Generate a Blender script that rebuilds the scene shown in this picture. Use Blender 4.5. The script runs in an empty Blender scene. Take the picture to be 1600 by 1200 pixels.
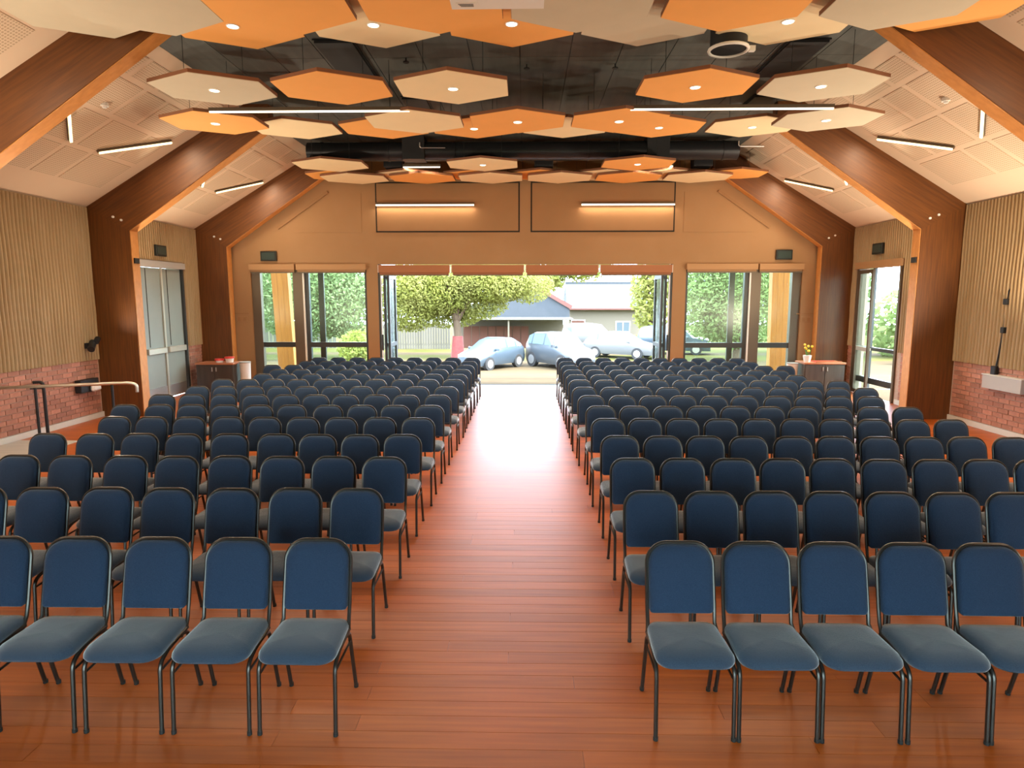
import bpy, bmesh, math, random
from mathutils import Vector, Matrix
rnd = random.Random(7)
PI = math.pi
S = bpy.context.scene
C = S.collection

# ------------------------------------------------------------------ camera, sky, sun, exposure
cam_d = bpy.data.cameras.new('camera'); cam_d.sensor_width = 36.0; cam_d.lens = 22.5
cam_d.clip_start = 0.05; cam_d.clip_end = 400
cam = bpy.data.objects.new('camera', cam_d); C.objects.link(cam)
cam.location = (0, 0, 2.29)
cam.rotation_euler = (math.radians(90 - 7.7), 0, math.radians(1.135))
S.camera = cam

w = bpy.data.worlds.new('sky'); S.world = w; w.use_nodes = True
bg = w.node_tree.nodes['Background']
bg.inputs[0].default_value = (0.70, 0.83, 1.0, 1); bg.inputs[1].default_value = 14.0

sun_d = bpy.data.lights.new('sun', 'SUN'); sun_d.energy = 9.0; sun_d.angle = math.radians(3); sun_d.color = (1, 0.90, 0.70)
sun = bpy.data.objects.new('sun', sun_d); C.objects.link(sun)
sun.rotation_euler = Vector((-0.7, 0.2, -1.0)).to_track_quat('-Z', 'Y').to_euler()

S.view_settings.view_transform = 'Standard'; S.view_settings.look = 'None'
S.view_settings.gamma = 1.0; S.view_settings.use_curve_mapping = False
S.view_settings.exposure = 0.38
S.cycles.max_bounces = 10; S.cycles.diffuse_bounces = 6; S.cycles.glossy_bounces = 4
S.cycles.transmission_bounces = 8; S.cycles.transparent_max_bounces = 12
S.cycles.sample_clamp_indirect = 6.0
S.cycles.caustics_reflective = False; S.cycles.caustics_refractive = False

LAMP = (1.0, 0.80, 0.56)      # colour of the hall's lamps
P_DOWN, P_LINE, P_SLOPE, P_UP = 100.0, 80.0, 24.0, 520.0

# ------------------------------------------------------------------ hall dimensions
CX = -0.08                   # centre line of the hall
HW = 8.12                    # half width wall to wall
XL, XR = CX - HW, CX + HW
YB, YF = 16.3, -3.0          # gable wall (in view), wall behind the camera
EAVE, FLATZ, SLOPE = 3.95, 5.77, 0.59
HF = HW - (FLATZ - EAVE) / SLOPE    # half width of the flat dark ceiling
DADO = 1.12

# ------------------------------------------------------------------ materials
MATS = {}
def mat(name, c, rough=0.6, metal=0.0, c2=None, scale=8.0, stretch=(1, 1, 1), rot=(0, 0, 0), bump=0.0, spec=0.5,
        sheen=0.0, coat=0.0, emit=None, estr=0.0, vary=0.0, detail=4.0, trans=0.0, sub=0.0):
    m = bpy.data.materials.new(name); m.use_nodes = True
    nt = m.node_tree; N = nt.nodes; L = nt.links; b = N['Principled BSDF']
    b.inputs['Base Color'].default_value = (*c, 1); b.inputs['Roughness'].default_value = rough
    b.inputs['Metallic'].default_value = metal; b.inputs['Specular IOR Level'].default_value = spec
    if sheen:
        b.inputs['Sheen Weight'].default_value = sheen; b.inputs['Sheen Roughness'].default_value = 0.4
    if coat:
        b.inputs['Coat Weight'].default_value = coat; b.inputs['Coat Roughness'].default_value = 0.15
    if emit:
        b.inputs['Emission Color'].default_value = (*emit, 1); b.inputs['Emission Strength'].default_value = estr
    if trans: b.inputs['Transmission Weight'].default_value = trans
    if c2 is not None or bump or vary:
        tc = N.new('ShaderNodeTexCoord'); mp = N.new('ShaderNodeMapping')
        mp.vector_type = 'TEXTURE'; mp.inputs['Scale'].default_value = tuple(1 / v for v in stretch); mp.inputs['Rotation'].default_value = rot
        L.new(tc.outputs['Object'], mp.inputs[0])
        nz = N.new('ShaderNodeTexNoise'); nz.inputs['Scale'].default_value = scale; nz.inputs['Detail'].default_value = detail
        L.new(mp.outputs[0], nz.inputs['Vector'])
        mx = N.new('ShaderNodeMix'); mx.data_type = 'RGBA'
        rp = N.new('ShaderNodeValToRGB'); rp.color_ramp.elements[0].position = 0.32; rp.color_ramp.elements[1].position = 0.68
        L.new(nz.outputs[0], rp.inputs[0]); L.new(rp.outputs[0], mx.inputs[0])
        mx.inputs[6].default_value = (*c, 1); mx.inputs[7].default_value = (*(c2 or c), 1)
        col = mx.outputs[2]
        if vary:
            oi = N.new('ShaderNodeObjectInfo'); hs = N.new('ShaderNodeHueSaturation')
            mr = N.new('ShaderNodeMapRange'); mr.inputs[3].default_value = 1 - vary; mr.inputs[4].default_value = 1 + vary
            L.new(oi.outputs['Random'], mr.inputs[0]); L.new(mr.outputs[0], hs.inputs['Value'])
            L.new(col, hs.inputs['Color']); col = hs.outputs[0]
        L.new(col, b.inputs['Base Color'])
        if bump:
            bp = N.new('ShaderNodeBump'); bp.inputs['Strength'].default_value = bump; bp.inputs['Distance'].default_value = 0.01
            L.new(nz.outputs[0], bp.inputs['Height']); L.new(bp.outputs[0], b.inputs['Normal'])
    MATS[name] = m
    return m

def math_node(nt, op, a, b=None):
    n = nt.nodes.new('ShaderNodeMath'); n.operation = op
    for i, v in enumerate((a, b)):
        if v is None: continue
        if isinstance(v, (int, float)): n.inputs[i].default_value = v
        else: nt.links.new(v, n.inputs[i])
    return n.outputs[0]

def perforated(name, c, chole, pitch=0.05, r=0.33):
    m = mat(name, c, 0.8, c2=tuple(x * 0.97 for x in c), scale=3)
    nt = m.node_tree; b = nt.nodes['Principled BSDF']
    tc = nt.nodes.new('ShaderNodeTexCoord'); sp = nt.nodes.new('ShaderNodeSeparateXYZ'); nt.links.new(tc.outputs['Object'], sp.inputs[0])
    fr = []
    for k in (0, 1):
        f = math_node(nt, 'FRACT', math_node(nt, 'DIVIDE', sp.outputs[k], pitch))
        f = math_node(nt, 'SUBTRACT', f, 0.5); fr.append(math_node(nt, 'MULTIPLY', f, f))
    d = math_node(nt, 'SQRT', math_node(nt, 'ADD', fr[0], fr[1]))
    hole = math_node(nt, 'LESS_THAN', d, r)
    mx = nt.nodes.new('ShaderNodeMix'); mx.data_type = 'RGBA'; nt.links.new(hole, mx.inputs[0])
    mx.inputs[6].default_value = (*c, 1); mx.inputs[7].default_value = (*chole, 1)
    nt.links.new(mx.outputs[2], b.inputs['Base Color'])
    return m

def floor_mat(name, c, c2, objvar):
    """polished hardwood; boards run across the hall. objvar: one board per object, else board rows from position"""
    m = bpy.data.materials.new(name); m.use_nodes = True
    nt = m.node_tree; N = nt.nodes; L = nt.links; b = N['Principled BSDF']
    tc = N.new('ShaderNodeTexCoord'); geo = N.new('ShaderNodeNewGeometry')
    mp = N.new('ShaderNodeMapping'); mp.inputs['Scale'].default_value = (0.7, 14, 1)
    L.new(geo.outputs['Position'], mp.inputs[0])
    nz = N.new('ShaderNodeTexNoise'); nz.inputs['Scale'].default_value = 2.2; nz.inputs['Detail'].default_value = 6
    L.new(mp.outputs[0], nz.inputs['Vector'])
    mx = N.new('ShaderNodeMix'); mx.data_type = 'RGBA'; mx.inputs[6].default_value = (*c, 1); mx.inputs[7].default_value = (*c2, 1)
    rp = N.new('ShaderNodeValToRGB'); rp.color_ramp.elements[0].position = 0.3; rp.color_ramp.elements[1].position = 0.72
    L.new(nz.outputs[0], rp.inputs[0]); L.new(rp.outputs[0], mx.inputs[0])
    hs = N.new('ShaderNodeHueSaturation'); mr = N.new('ShaderNodeMapRange'); mr.inputs[3].default_value = 0.85; mr.inputs[4].default_value = 1.13
    if objvar:
        oi = N.new('ShaderNodeObjectInfo'); L.new(oi.outputs['Random'], mr.inputs[0])
    else:
        sp = N.new('ShaderNodeSeparateXYZ'); L.new(geo.outputs['Position'], sp.inputs[0])
        row = math_node(nt, 'FLOOR', math_node(nt, 'DIVIDE', sp.outputs[1], 0.13))
        wn0 = N.new('ShaderNodeTexWhiteNoise'); wn0.noise_dimensions = '1D'; L.new(row, wn0.inputs['W'])
        xo = math_node(nt, 'ADD', math_node(nt, 'DIVIDE', sp.outputs[0], 2.6), math_node(nt, 'MULTIPLY', wn0.outputs[0], 7.0))
        wn = N.new('ShaderNodeTexWhiteNoise'); wn.noise_dimensions = '2D'; cb = N.new('ShaderNodeCombineXYZ')
        L.new(math_node(nt, 'FLOOR', xo), cb.inputs[0]); L.new(row, cb.inputs[1]); L.new(cb.outputs[0], wn.inputs['Vector'])
        L.new(wn.outputs[0], mr.inputs[0])
    L.new(mr.outputs[0], hs.inputs['Value']); L.new(mx.outputs[2], hs.inputs['Color'])
    L.new(hs.outputs[0], b.inputs['Base Color'])
    b.inputs['Roughness'].default_value = 0.6; b.inputs['Specular IOR Level'].default_value = 0.05
    b.inputs['Coat Weight'].default_value = 1.0; b.inputs['Coat Roughness'].default_value = 0.46; b.inputs['Coat IOR'].default_value = 1.5
    bp = N.new('ShaderNodeBump'); bp.inputs['Strength'].default_value = 0.06; bp.inputs['Distance'].default_value = 0.004
    L.new(nz.outputs[0], bp.inputs['Height']); L.new(bp.outputs[0], b.inputs['Normal'])
    MATS[name] = m
    return m

F1, F2 = (0.44, 0.098, 0.006), (0.31, 0.062, 0.004)
floor_mat('floor_wood', F1, F2, False); floor_mat('plank_wood', F1, F2, True)
mat('joint', (0.16, 0.045, 0.012), 0.9)
mat('fabric', (0.015, 0.031, 0.065), 0.92, c2=(0.024, 0.045, 0.087), scale=260, bump=0.25, spec=0.2, sheen=0.2, detail=2)
mat('seat_fabric', (0.023, 0.041, 0.070), 0.9, c2=(0.036, 0.058, 0.092), scale=260, bump=0.25, spec=0.25, sheen=0.9, detail=2)
mat('chair_frame', (0.055, 0.048, 0.042), 0.32, metal=0.7)
mat('rubber', (0.015, 0.015, 0.015), 0.8)
ang = math.atan(SLOPE)
for s, nm in ((-1, 'glulam_left'), (1, 'glulam_right')):
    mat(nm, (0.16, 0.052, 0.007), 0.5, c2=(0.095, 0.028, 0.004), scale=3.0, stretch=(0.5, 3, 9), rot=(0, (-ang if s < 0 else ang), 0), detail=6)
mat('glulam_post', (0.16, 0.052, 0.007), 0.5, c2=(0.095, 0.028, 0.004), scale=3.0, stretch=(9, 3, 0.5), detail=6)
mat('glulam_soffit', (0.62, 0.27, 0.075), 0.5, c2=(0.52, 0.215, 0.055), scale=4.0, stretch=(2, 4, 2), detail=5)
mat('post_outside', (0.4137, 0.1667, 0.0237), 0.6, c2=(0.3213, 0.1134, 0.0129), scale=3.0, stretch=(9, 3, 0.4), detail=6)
mat('plaster', (0.326, 0.179, 0.080), 0.85, c2=(0.311, 0.168, 0.072), scale=2.0)
mat('plaster_panel', (0.296, 0.153, 0.063), 0.8, c2=(0.280, 0.146, 0.059), scale=2.0)
mat('shadow_gap', (0.02, 0.015, 0.01), 0.9)
mat('rib_timber', (0.375, 0.255, 0.128), 0.6, c2=(0.315, 0.203, 0.090), scale=2.5, stretch=(3, 6, 0.5), detail=5)
mat('brick', (0.47, 0.225, 0.155), 0.9, c2=(0.38, 0.165, 0.115), scale=9, bump=0.5, vary=0.22)
mat('mortar', (0.50, 0.36, 0.28), 0.95, c2=(0.42, 0.3, 0.23), scale=20)
mat('skirting', (0.62, 0.60, 0.55), 0.6)
mat('ceiling_white', (0.68, 0.52, 0.37), 0.85, c2=(0.66, 0.50, 0.355), scale=1.5)
perforated('perforated', (0.66, 0.51, 0.36), (0.45, 0.33, 0.22), 0.04, 0.34)
mat('ceiling_dark', (0.085, 0.088, 0.078), 0.7, c2=(0.061, 0.065, 0.058), scale=2.0, stretch=(5, 0.6, 1))
mat('black', (0.008, 0.008, 0.009), 0.6)
mat('duct', (0.018, 0.019, 0.022), 0.35, metal=0.3)
mat('hex_orange', (0.86, 0.40, 0.10), 0.75, c2=(0.83, 0.385, 0.095), scale=3)
mat('hex_cream', (0.84, 0.69, 0.42), 0.75, c2=(0.81, 0.665, 0.405), scale=3)
mat('hex_grey', (0.560, 0.488, 0.352), 0.75, c2=(0.536, 0.468, 0.336), scale=3)
mat('hex_edge', (0.20, 0.075, 0.03), 0.7)
mat('wire', (0.10, 0.10, 0.10), 0.4, metal=1)
mat('white_trim', (0.80, 0.78, 0.72), 0.5)
mat('lamp_disc', (1, 1, 1), 0.5, emit=(1.0, 0.84, 0.58), estr=5.0)
mat('lamp_line', (1, 1, 1), 0.5, emit=(1.0, 0.86, 0.62), estr=2.2)
mat('lamp_slope', (1, 1, 1), 0.5, emit=(1.0, 0.80, 0.40), estr=1.5)
mat('bronze_frame', (0.14, 0.105, 0.07), 0.45, metal=0.4)
mat('dark_frame', (0.055, 0.058, 0.055), 0.4, metal=0.4)
mat('pale_metal', (0.62, 0.60, 0.52), 0.4, metal=0.5)
mat('door_grey', (0.30, 0.34, 0.31), 0.5, c2=(0.28, 0.32, 0.29), scale=2)
mat('steel', (0.70, 0.70, 0.68), 0.3, metal=0.8)
mat('rail', (0.62, 0.55, 0.45), 0.28, metal=0.9)
mat('blind', (0.33, 0.13, 0.055), 0.8)
mat('blind_tan', (0.381, 0.211, 0.095), 0.8)
mat('sign_black', (0.012, 0.015, 0.014), 0.35)
mat('sign_face', (0.03, 0.05, 0.045), 0.3)
g = mat('glass', (0.9, 0.96, 0.93), 0.02)
nt = g.node_tree; nt.nodes.remove(nt.nodes['Principled BSDF'])
tr = nt.nodes.new('ShaderNodeBsdfTransparent'); tr.inputs[0].default_value = (0.86, 0.95, 0.90, 1)
gl = nt.nodes.new('ShaderNodeBsdfGlossy'); gl.inputs['Roughness'].default_value = 0.22
lw = nt.nodes.new('ShaderNodeLayerWeight'); lw.inputs[0].default_value = 0.5
fac = math_node(nt, 'ADD', math_node(nt, 'MULTIPLY', math_node(nt, 'POWER', lw.outputs['Facing'], 5.0), 0.6), 0.04)
ms = nt.nodes.new('ShaderNodeMixShader'); nt.links.new(fac, ms.inputs[0]); nt.links.new(tr.outputs[0], ms.inputs[1]); nt.links.new(gl.outputs[0], ms.inputs[2])
nt.links.new(ms.outputs[0], nt.nodes['Material Output'].inputs[0])
mat('ground_pave', (0.095, 0.070, 0.040), 0.95, c2=(0.082, 0.060, 0.035), scale=1.5, spec=0.03)
mat('ground_lawn', (0.0694, 0.0721, 0.0181), 0.95, c2=(0.0932, 0.0837, 0.0297), scale=0.6, spec=0.03)
mat('step_stone', (0.060, 0.060, 0.058), 0.9, c2=(0.050, 0.050, 0.049), scale=6, spec=0.03)
mat('vinyl_pale', (0.50, 0.47, 0.43), 0.45, c2=(0.42, 0.40, 0.37), scale=2, stretch=(1, 8, 1))
def leaf_mat(name, c, c2):
    m = mat(name, c, 0.7, c2=c2, scale=0.8, spec=0.2)
    b = m.node_tree.nodes['Principled BSDF']; nt = m.node_tree
    tl = nt.nodes.new('ShaderNodeBsdfTranslucent'); mxs = nt.nodes.new('ShaderNodeMixShader'); mxs.inputs[0].default_value = 0.45
    src = b.inputs['Base Color'].links[0].from_socket
    nt.links.new(src, tl.inputs[0]); nt.links.new(b.outputs[0], mxs.inputs[1]); nt.links.new(tl.outputs[0], mxs.inputs[2])
    nt.links.new(mxs.outputs[0], nt.nodes['Material Output'].inputs[0])
leaf_mat('leaf_light', (0.2154, 0.2363, 0.0411), (0.2970, 0.2970, 0.0925))
leaf_mat('leaf_green', (0.1641, 0.2363, 0.0669), (0.2465, 0.3072, 0.1229))
leaf_mat('leaf_deep', (0.1539, 0.2248, 0.0823), (0.2465, 0.2970, 0.1439))
mat('bark', (0.1161, 0.0804, 0.0492), 0.9, c2=(0.0891, 0.0580, 0.0338), scale=6, stretch=(3, 3, 0.5))
mat('red_wrap', (0.2248, 0.0311, 0.0311), 0.7, c2=(0.1870, 0.0500, 0.0378), scale=6)
mat('house_wall', (0.1661, 0.1444, 0.1087), 0.9, spec=0.03)
mat('roof_grey', (0.0702, 0.0777, 0.0864), 0.6, c2=(0.0642, 0.0721, 0.0790), scale=2, spec=0.03)
mat('barge_red', (0.1229, 0.0445, 0.0338), 0.7)
mat('timber_red', (0.1229, 0.0445, 0.0270), 0.8)
mat('house_glass', (0.0939, 0.1202, 0.1391), 0.1)
mat('fence_pale', (0.1539, 0.1439, 0.1236), 0.9, vary=0.15)
mat('teal', (0.0357, 0.0939, 0.1066), 0.6)
mat('car_blue', (0.0783, 0.1087, 0.1383), 0.3, metal=0.3, coat=0.5)
mat('car_silver', (0.0796, 0.0939, 0.1061), 0.3, metal=0.4, coat=0.5)
mat('car_white', (0.1391, 0.1444, 0.1465), 0.35, coat=0.5)
mat('car_glass', (0.10, 0.15, 0.20), 0.08)
mat('tyre', (0.03, 0.03, 0.03), 0.8)
mat('car_lamp', (0.85, 0.85, 0.8), 0.2)
mat('red_lid', (0.70, 0.05, 0.04), 0.5)
mat('cabinet_dark', (0.07, 0.05, 0.035), 0.5, c2=(0.05, 0.035, 0.025), scale=3, stretch=(8, 8, 0.6))
mat('cabinet_top', (0.45, 0.16, 0.07), 0.4)
mat('petal', (0.95, 0.65, 0.05), 0.6)
mat('stem_green', (0.10, 0.25, 0.05), 0.7)
mat('plastic_white', (0.80, 0.78, 0.74), 0.4)
mat('ink', (0.10, 0.09, 0.08), 0.7)
mat('ledge_grey', (0.42, 0.40, 0.38), 0.7)

# ------------------------------------------------------------------ mesh helpers
def mk(name, bm, m, parent=None, smooth=False, loc=None, rot=None):
    me = bpy.data.meshes.new(name)
    bmesh.ops.recalc_face_normals(bm, faces=bm.faces)
    bm.to_mesh(me); bm.free()
    if smooth:
        for p in me.polygons: p.use_smooth = True
        try: me.set_sharp_from_angle(angle=math.radians(40))
        except Exception: pass
    me.materials.append(MATS[m])
    return ob(name, me, parent, loc, rot)
def ob(name, me, parent=None, loc=None, rot=None):
    o = bpy.data.objects.new(name, me); C.objects.link(o)
    if parent: o.parent = parent
    if loc is not None: o.location = loc
    if rot is not None: o.rotation_euler = rot
    return o
def empty(name, label, cat, loc=(0, 0, 0), rz=0, group=None):
    o = bpy.data.objects.new(name, None); C.objects.link(o); o.empty_display_size = 0.1
    o.location = loc; o.rotation_euler = (0, 0, rz)
    return tag(o, label, cat, group)
def tag(o, label, cat, group=None, kind=None):
    o['label'] = label; o['category'] = cat
    if group: o['group'] = group
    if kind: o['kind'] = kind
    return o
def struct(o, label, cat):
    return tag(o, label, cat, kind='structure')
def box(bm, x0, x1, y0, y1, z0, z1, bev=0.0):
    vs = [bm.verts.new((x, y, z)) for x in (x0, x1) for y in (y0, y1) for z in (z0, z1)]
    fs = [(0, 1, 3, 2), (4, 6, 7, 5), (0, 4, 5, 1), (2, 3, 7, 6), (0, 2, 6, 4), (1, 5, 7, 3)]
    fs = [bm.faces.new([vs[i] for i in f]) for f in fs]
    if bev:
        es = list({e for f in fs for e in f.edges})
        bmesh.ops.bevel(bm, geom=es, offset=bev, segments=1, affect='EDGES')
    return bm
def bx(*a, **k): return box(bmesh.new(), *a, **k)
def prism(bm, pts, axis, a, b):
    """polygon pts (2D) extruded along axis ('x','y','z') from a to b"""
    def P(p, t): return {'x': (t, p[0], p[1]), 'y': (p[0], t, p[1]), 'z': (p[0], p[1], t)}[axis]
    v0 = [bm.verts.new(P(p, a)) for p in pts]; v1 = [bm.verts.new(P(p, b)) for p in pts]
    n = len(pts)
    bm.faces.new(v0); bm.faces.new(list(reversed(v1)))
    for i in range(n): bm.faces.new((v0[i], v0[(i + 1) % n], v1[(i + 1) % n], v1[i]))
    return bm
def tube(bm, pts, r, n=8, r1=None):
    pts = [Vector(p) for p in pts]; rings = []
    up = None
    for i, p in enumerate(pts):
        t = (pts[min(i + 1, len(pts) - 1)] - pts[max(i - 1, 0)]).normalized()
        if up is None:
            up = Vector((0, 0, 1)) if abs(t.z) < 0.9 else Vector((1, 0, 0))
        a = t.cross(up).normalized(); b2 = a.cross(t).normalized(); up = b2
        rr = r if r1 is None else r + (r1 - r) * i / (len(pts) - 1)
        rings.append([bm.verts.new(p + (a * math.cos(2 * PI * k / n) + b2 * math.sin(2 * PI * k / n)) * rr) for k in range(n)])
    for i in range(len(rings) - 1):
        for k in range(n):
            bm.faces.new((rings[i][k], rings[i][(k + 1) % n], rings[i + 1][(k + 1) % n], rings[i + 1][k]))
    bm.faces.new(list(reversed(rings[0]))); bm.faces.new(rings[-1])
    return bm
def curve(pts, rad=0.04, seg=4):
    """polyline with rounded corners"""
    P = [Vector(p) for p in pts]; out = [P[0]]
    for i in range(1, len(P) - 1):
        a, b2, c = P[i - 1], P[i], P[i + 1]
        d0, d1 = (a - b2), (c - b2)
        k = min(rad, d0.length * 0.45, d1.length * 0.45)
        s, e = b2 + d0.normalized() * k, b2 + d1.normalized() * k
        for j in range(seg + 1):
            t = j / seg; out.append(s * (1 - t) ** 2 + b2 * 2 * t * (1 - t) + e * t * t)
    out.append(P[-1]); return out
def rrect(x0, x1, y0, y1, r, n=5):
    """rounded rectangle; r = corner radii (bl, br, tr, tl)"""
    cs = [(x0 + r[0], y0 + r[0], r[0], PI), (x1 - r[1], y0 + r[1], r[1], 1.5 * PI), (x1 - r[2], y1 - r[2], r[2], 0), (x0 + r[3], y1 - r[3], r[3], 0.5 * PI)]
    out = []
    for cx, cy, rr, a0 in cs:
        for k in range(n + 1):
            a = a0 + 0.5 * PI * k / n; out.append((cx + rr * math.cos(a), cy + rr * math.sin(a)))
    return out
def pad(bm, outline, layers, f3):
    """stack of inset copies of an outline; layers = [(inset, height)], f3 maps (x, y, h) to a point"""
    cx = (min(p[0] for p in outline) + max(p[0] for p in outline)) / 2; cy = (min(p[1] for p in outline) + max(p[1] for p in outline)) / 2
    hw = max(p[0] for p in outline) - cx; hh = max(p[1] for p in outline) - cy
    rings = []
    for ins, h in layers:
        rings.append([bm.verts.new(f3(cx + (x - cx) * (1 - ins / hw), cy + (y - cy) * (1 - ins / hh), h)) for x, y in outline])
    n = len(outline)
    for i in range(len(rings) - 1):
        for k in range(n): bm.faces.new((rings[i][k], rings[i][(k + 1) % n], rings[i + 1][(k + 1) % n], rings[i + 1][k]))
    for ring in (rings[0], rings[-1]):
        c = bm.verts.new(sum((v.co for v in ring), Vector()) / n)
        for k in range(n): bm.faces.new((ring[k], ring[(k + 1) % n], c))
    return bm
def cyl(bm, c, r, h, n=24, axis='z', r2=None):
    r2 = r if r2 is None else r2
    def P(a, rr, t):
        u, v = rr * math.cos(a), rr * math.sin(a)
        return {'z': (c[0] + u, c[1] + v, c[2] + t), 'y': (c[0] + u, c[1] + t, c[2] + v), 'x': (c[0] + t, c[1] + u, c[2] + v)}[axis]
    a0 = [bm.verts.new(P(2 * PI * k / n, r, 0)) for k in range(n)]; a1 = [bm.verts.new(P(2 * PI * k / n, r2, h)) for k in range(n)]
    bm.faces.new(a0); bm.faces.new(list(reversed(a1)))
    for k in range(n): bm.faces.new((a0[k], a0[(k + 1) % n], a1[(k + 1) % n], a1[k]))
    return bm
def lamp(name, kind, loc, power, parent=None, size=0.2, size_y=None, rot=(0, 0, 0), spot=None, color=LAMP, spec=0.35):
    d = bpy.data.lights.new(name, kind); d.energy = power; d.color = color
    d.specular_factor = spec
    if kind == 'AREA':
        d.size = size
        if size_y: d.shape = 'RECTANGLE'; d.size_y = size_y
    elif kind == 'SPOT':
        d.spot_size = spot; d.spot_blend = 0.8; d.shadow_soft_size = size
    else: d.shadow_soft_size = size
    o = bpy.data.objects.new(name, d); C.objects.link(o); o.location = loc; o.rotation_euler = rot
    if parent: o.parent = parent
    return o
def ceil_z(x):
    return min(FLATZ, EAVE + SLOPE * (HW - abs(x - CX)))
ORD = ['first', 'second', 'third', 'fourth', 'fifth', 'sixth', 'seventh', 'eighth', 'ninth', 'tenth', 'eleventh', 'twelfth', 'thirteenth', 'fourteenth']

# ------------------------------------------------------------------ floor
PX0, PX1, PY0, PY1 = -5.7, 5.7, 2.21, 6.89
bm = bmesh.new()
for a in ((XL, XR, PY1, YB + 0.12), (XL, XR, YF, PY0), (XL, PX0, PY0, PY1), (PX1, XR, PY0, PY1)):
    box(bm, a[0], a[1], a[2], a[3], -0.1, 0.0)
floor = struct(mk('floor', bm, 'floor_wood'), 'polished reddish hardwood floor of the hall', 'floor')
mk('subfloor', bx(PX0, PX1, PY0, PY1, -0.1, -0.02), 'joint', floor)
plank_me = {}
y = PY0; row = 0
while y < PY1 - 0.01:
    x = PX0; first = rnd.choice((0.8, 1.2, 1.6, 2.0, 2.4))
    while x < PX1 - 0.01:
        ln = first if x == PX0 else rnd.choice((2.0, 2.4, 2.8, 3.2))
        ln = round(min(ln, PX1 - x), 2)
        if PX1 - x - ln < 0.5: ln = round(PX1 - x, 2)
        if ln not in plank_me:
            b = bmesh.new()
            g2, h = 0.0008, 0.13
            pts = [(g2, -0.02), (g2, -0.001), (g2 + 0.001, 0.0), (h - g2 - 0.001, 0.0), (h - g2, -0.001), (h - g2, -0.02)]
            prism(b, pts, 'x', 0.001, ln - 0.001)
            me = bpy.data.meshes.new('plank'); bmesh.ops.recalc_face_normals(b, faces=b.faces); b.to_mesh(me); b.free()
            me.materials.append(MATS['plank_wood']); plank_me[ln] = me
        ob('plank', plank_me[ln], floor, (x, y, 0))
        x += ln
    y += 0.13; row += 1

# ------------------------------------------------------------------ side walls with doors, ribs, bricks
DL = (13.55, 15.35); DR = (13.95, 15.78); DH = 3.02
def rib_mesh(y0, y1, z0, z1, side):
    """half-round vertical ribs, side = +1 when the surface looks towards +x"""
    b = bmesh.new(); n = max(1, round((y1 - y0) / 0.08)); p = (y1 - y0) / n
    prof = []
    for i in range(n):
        for k in range(5):
            t = k / 5
            prof.append((y0 + (i + t) * p, 0.004 + 0.056 * math.sin(PI * t) ** 0.5))
    prof.append((y1, 0.008))
    zs = [z0 + (z1 - z0) * k / 10 for k in range(11)]
    rings = [[b.verts.new((side * d, yy + 0.007 * math.sin(z * 4.5 + yy * 2.0), z)) for yy, d in prof] for z in zs]
    for a, c in zip(rings[:-1], rings[1:]):
        for i in range(len(prof) - 1): b.faces.new((a[i], a[i + 1], c[i + 1], c[i]))
    return b
def brick_me(ln):
    b = bx(-0.012, 0.012, 0, ln, 0, 0.074, bev=0.004)
    me = bpy.data.meshes.new('brick'); bmesh.ops.recalc_face_normals(b, faces=b.faces); b.to_mesh(me); b.free(); me.materials.append(MATS['brick']); return me
B_FULL, B_HALF = brick_me(0.228), brick_me(0.108)
for side, X, name, D in ((1, XL, 'wall_left', DL), (-1, XR, 'wall_right', DR)):
    bm = bmesh.new(); o0, o1 = (X - 0.25, X) if side > 0 else (X, X + 0.25)
    for a in ((YF, D[0], -0.1, 4.3), (D[1], YB + 0.25, -0.1, 4.3), (D[0], D[1], DH, 4.3)):
        box(bm, o0, o1, a[0], a[1], a[2], a[3])
    wall = struct(mk(name, bm, 'mortar'), 'side wall with vertical ribbed timber lining above a brick dado, ' + ('left' if side > 0 else 'right'), 'wall')
    for (y0, y1, z0, z1) in ((4.0, 8.2, DADO, EAVE), (8.44, 12.1, DADO, EAVE), (12.34, D[0] - 0.08, DADO, EAVE), (D[0] - 0.08, D[1] + 0.08, DH + 0.09, EAVE), (D[1] + 0.08, YB, DADO, EAVE)):
        if y1 - y0 > 0.1: mk('ribbed_lining', rib_mesh(y0, y1, z0, z1, side), 'rib_timber', wall, smooth=True, loc=(X, 0, 0))
    mk('ribbed_lining', bx(min(X, X + side * 0.03), max(X, X + side * 0.03), YF, 4.0, DADO, EAVE), 'rib_timber', wall)
    for (y0, y1) in ((9.3, 12.1), (12.34, D[0] - 0.1), (D[1] + 0.1, YB)):
        for r in range(12):
            z = 0.11 + r * 0.0845
            yy = y0 + (0 if r % 2 == 0 else -0.12)
            while yy < y1 - 0.05:
                s, e = max(yy, y0), min(yy + 0.228, y1)
                if e - s > 0.2: o = ob('brick', B_FULL, wall, (X + side * (0.006 + rnd.uniform(0, 0.006)), s, z))
                elif e - s > 0.08: o = ob('brick', B_HALF, wall, (X + side * (0.006 + rnd.uniform(0, 0.006)), s, z))
                yy += 0.24
    bb = bmesh.new()
    for (y0, y1) in ((YF, D[0] - 0.08), (D[1] + 0.08, YB)):
        box(bb, min(X, X + side * 0.035), max(X, X + side * 0.035), y0, y1, 0.0, 0.10)
    struct(mk('baseboard_left' if side > 0 else 'baseboard_right', bb, 'skirting'), 'pale skirting along the foot of the ' + ('left' if side > 0 else 'right') + ' brick wall', 'baseboard')
bm = bmesh.new()
for a in ((XL, -2.9, -0.1, 6.1), (2.7, XR, -0.1, 6.1), (-2.9, 2.7, 3.3, 6.1)): box(bm, a[0], a[1], YF - 0.25, YF, a[2], a[3])
struct(mk('wall_front', bm, 'plaster'), 'plastered wall with added glazing at the near end of the hall', 'wall')
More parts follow.
